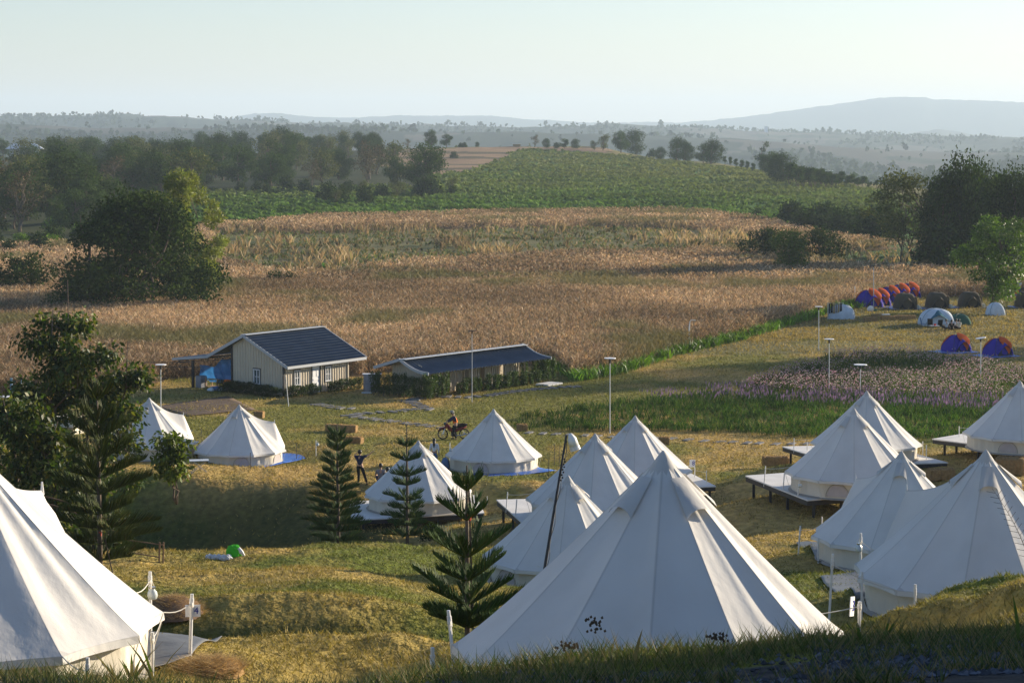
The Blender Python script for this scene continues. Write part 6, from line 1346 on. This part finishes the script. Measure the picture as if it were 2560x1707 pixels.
# stakes holding the pines
for px, yt, yb, hk, lab in [(1190,1215,1545,1172,'dark prop stick tied to the nearest tiered pine'),(286,1345,1440,262,'brown prop stick leaning on the tall olive pine'),(577+350,1305,1305,0,''),(1112,1322,1322,0,'')]:
    if hk: y_ = 38.2 if px == 1190 else 58.6; A_ = at_y(px, yb, y_); A_.z = gz(A_.x, A_.y); t = thing('prop_stick', lab, 'stick', A_); MB().tube([(0,0,0), tuple(at_y(hk, yt, y_) - A_)], .018, 6).build('stick', M['bark'], t)
for px, py, lab in [(1172,1287,'red ribbon on the nearest tiered pine'),(251,1330,'red ribbon on the tall olive pine')]:
    y_ = 37.95 if px == 1172 else 58.8; tag(MB().tube([tuple(at_y(px, py, y_) + Vector((-.03,-.03,0))), tuple(at_y(px, py, y_) + Vector((.03,-.05,.01))), tuple(at_y(px, py, y_) + Vector((.02,-.05,-.09)))], .02, 6).build('ribbon', M['ribbon']), lab, 'ribbon')
def weed(px, py, y, h, label, n=6, kind='grass', seed=0, group=None):
    p = at_y(px, py, y); z_ = gz(p.x, y); rng = np.random.default_rng(seed); t = thing('weed', label, 'weed', (p.x, y, z_ - .01), 0, group); V = []; C = []
    for i in range(n):
        a = rng.random() * 6.28; hh = h * (.5 + .6 * rng.random()); ln = .25 + .5 * rng.random(); pts_ = [np.array([0,0,0]) + np.array([math.cos(a) * ln * hh * u ** 1.6, math.sin(a) * ln * hh * .5 * u ** 1.6, hh * u]) for u in (0, .35, .7, 1)]
        s = np.array([-math.sin(a) , math.cos(a) * .3, 0]) * .008 + np.array([.006, 0, 0]); w = (.6, 1, .7, .05); q = []
        for k_ in range(3): V += [pts_[k_] - s * w[k_], pts_[k_] + s * w[k_], pts_[k_+1] + s * w[k_+1], pts_[k_+1] - s * w[k_+1]]; C += [np.array((.10,.15,.03) if rng.random() > .4 else (.25,.20,.10))] * 4
    if kind == 'seed':
        for i in range(26): b = np.array([rng.normal() * .035, rng.normal() * .02, h * (.75 + .3 * rng.random())]); V += [b, b + (.012, 0, .006), b + (.006, 0, .024), b + (-.008, 0, .012)]; C += [np.array((.10,.07,.05))] * 4
    fastmesh('stem', np.array(V), 4, M['grass'], np.array(C), t)
for i, a in enumerate([(1488,1690,14.3,.34,'seed head weed standing before the largest tent',4,'seed'),(1425,1690,14.4,.16,'small dry weed before the largest tent',5,'seed'),(1790,1690,14.2,.20,'dark weed tuft before the largest tent',8,'seed'),(1585,1690,14.2,.30,'single green blade before the largest tent',2,'grass'),(330,1680,14.4,.30,'tall dry grass stalks before the nearest left tent',8,'grass'),(385,1690,14.2,.34,'leaning dry stalk right of the nearest left tent',4,'grass'),(290,1690,14.2,.26,'green weed before the nearest left tent wall',9,'grass'),(2210,1640,15.0,.22,'tall green grass tuft on the path edge at the right',7,'grass'),(2150,1650,14.6,.20,'low grass tuft on the path edge at the right',9,'grass'),(2545,1690,14.6,.55,'branching dry weed rising at the right edge',3,'grass')]): weed(a[0], a[1], a[2], a[3], a[4], a[5], a[6], seed=i + 2)
p = at_y(2560, 1440, 24.0); y_ = 24.0
t = thing('dry_weed_spray', 'spray of bare dry twigs in front of the big right hand tent', 'weed', (at_y(2600,1500,y_).x, y_, gz(at_y(2600,1500,y_).x, y_))); mb = MB(); tip = at_y(2478, 1222, y_) - t.location; rng = np.random.default_rng(6)
st = [tuple(Vector((0,0,0)).lerp(tip, u) + Vector((.08 * math.sin(u * 3), 0, .05 * math.sin(u * 3)))) for u in np.linspace(0, 1, 10)]; mb.tube(st, [.006 - .0005 * i for i in range(10)], 4)
for k_ in range(24):
    u = .35 + .63 * k_ / 24; b_ = Vector((0,0,0)).lerp(tip, u) + Vector((.08 * math.sin(u * 3), 0, .05 * math.sin(u * 3))); sg = -1 if k_ % 2 else 1
    mb.tube([tuple(b_), tuple(b_ + Vector((sg * (.10 if sg < 0 else .05), 0, .02 + .05 * (sg > 0))))], .0028, 3)
mb.build('twigs', M['bark'], t)
# small far roof in the left wood and far farm buildings
g = ground(62, 392, 300, 1500); t = thing('far_house', 'pale blue roofed house among the trees far left', 'house', (at_y(62,384,760).x, 760, at_y(62,392,760).z), R(10)); MB().box((0,0,1.2), (10,6,3)).build('wall', M['whitecloth'], t)
MB().add([(-6.5,-4,2.7),(6.5,-4,2.7),(6.5,4,2.7),(-6.5,4,2.7),(-3.5,0,4.7),(3.5,0,4.7)], [(0,1,5,4),(1,2,5),(2,3,4,5),(3,0,4),(3,2,1,0)]).build('roof', M['silver'], t)
for px, py, lab in [(1292,364,'tiny pale hut on the skyline of the brown field'),]: 
    g = ground(px, 367, 600, 1100); t = thing('field_hut', lab, 'hut', g); MB().box((0,0,.5), (3.2,2,1.0)).build('wall', M['khakilight'], t); MB().box((0,0,1.1), (3.8,2.6,.15)).build('roof', M['cream'], t)
for px, py, y_, lab in [(2069,405,2200,'tiny white dot of a farm building on the hazy plain'),(1915,332,4300,'small white tower far on the hazy slope')]:
    p = at_y(px, py, y_); z_ = gz(p.x, y_); t = thing('farm_building', lab, 'building', (p.x, y_, z_)); MB().box((0,0,3), (9 if y_ < 3000 else 6, 7, 6 if y_ < 3000 else 16)).build('wall', M['white'], t); MB().box((0,0,6.6 if y_ < 3000 else 11.5), (10 if y_ < 3000 else 7,8,1)).build('roof', M['silver'], t)

# ------------------------------------------------------------------ haze over the whole valley
hm = bpy.data.materials.new('haze'); hm.use_nodes = True; t_ = hm.node_tree; t_.nodes.clear(); o_ = t_.nodes.new('ShaderNodeOutputMaterial'); pv = t_.nodes.new('ShaderNodeVolumePrincipled')
pv.inputs['Color'].default_value = (.68,.84,1,1); pv.inputs['Density'].default_value = HAZE; pv.inputs['Anisotropy'].default_value = .15; t_.links.new(pv.outputs[0], o_.inputs['Volume'])
bm_ = MB(); bm_.box((0, 8300, 105), (17000, 16800, 310)); hb = bm_.build('haze', hm); tag(hb, 'thin bluish morning haze lying over the whole valley', kind='stuff')
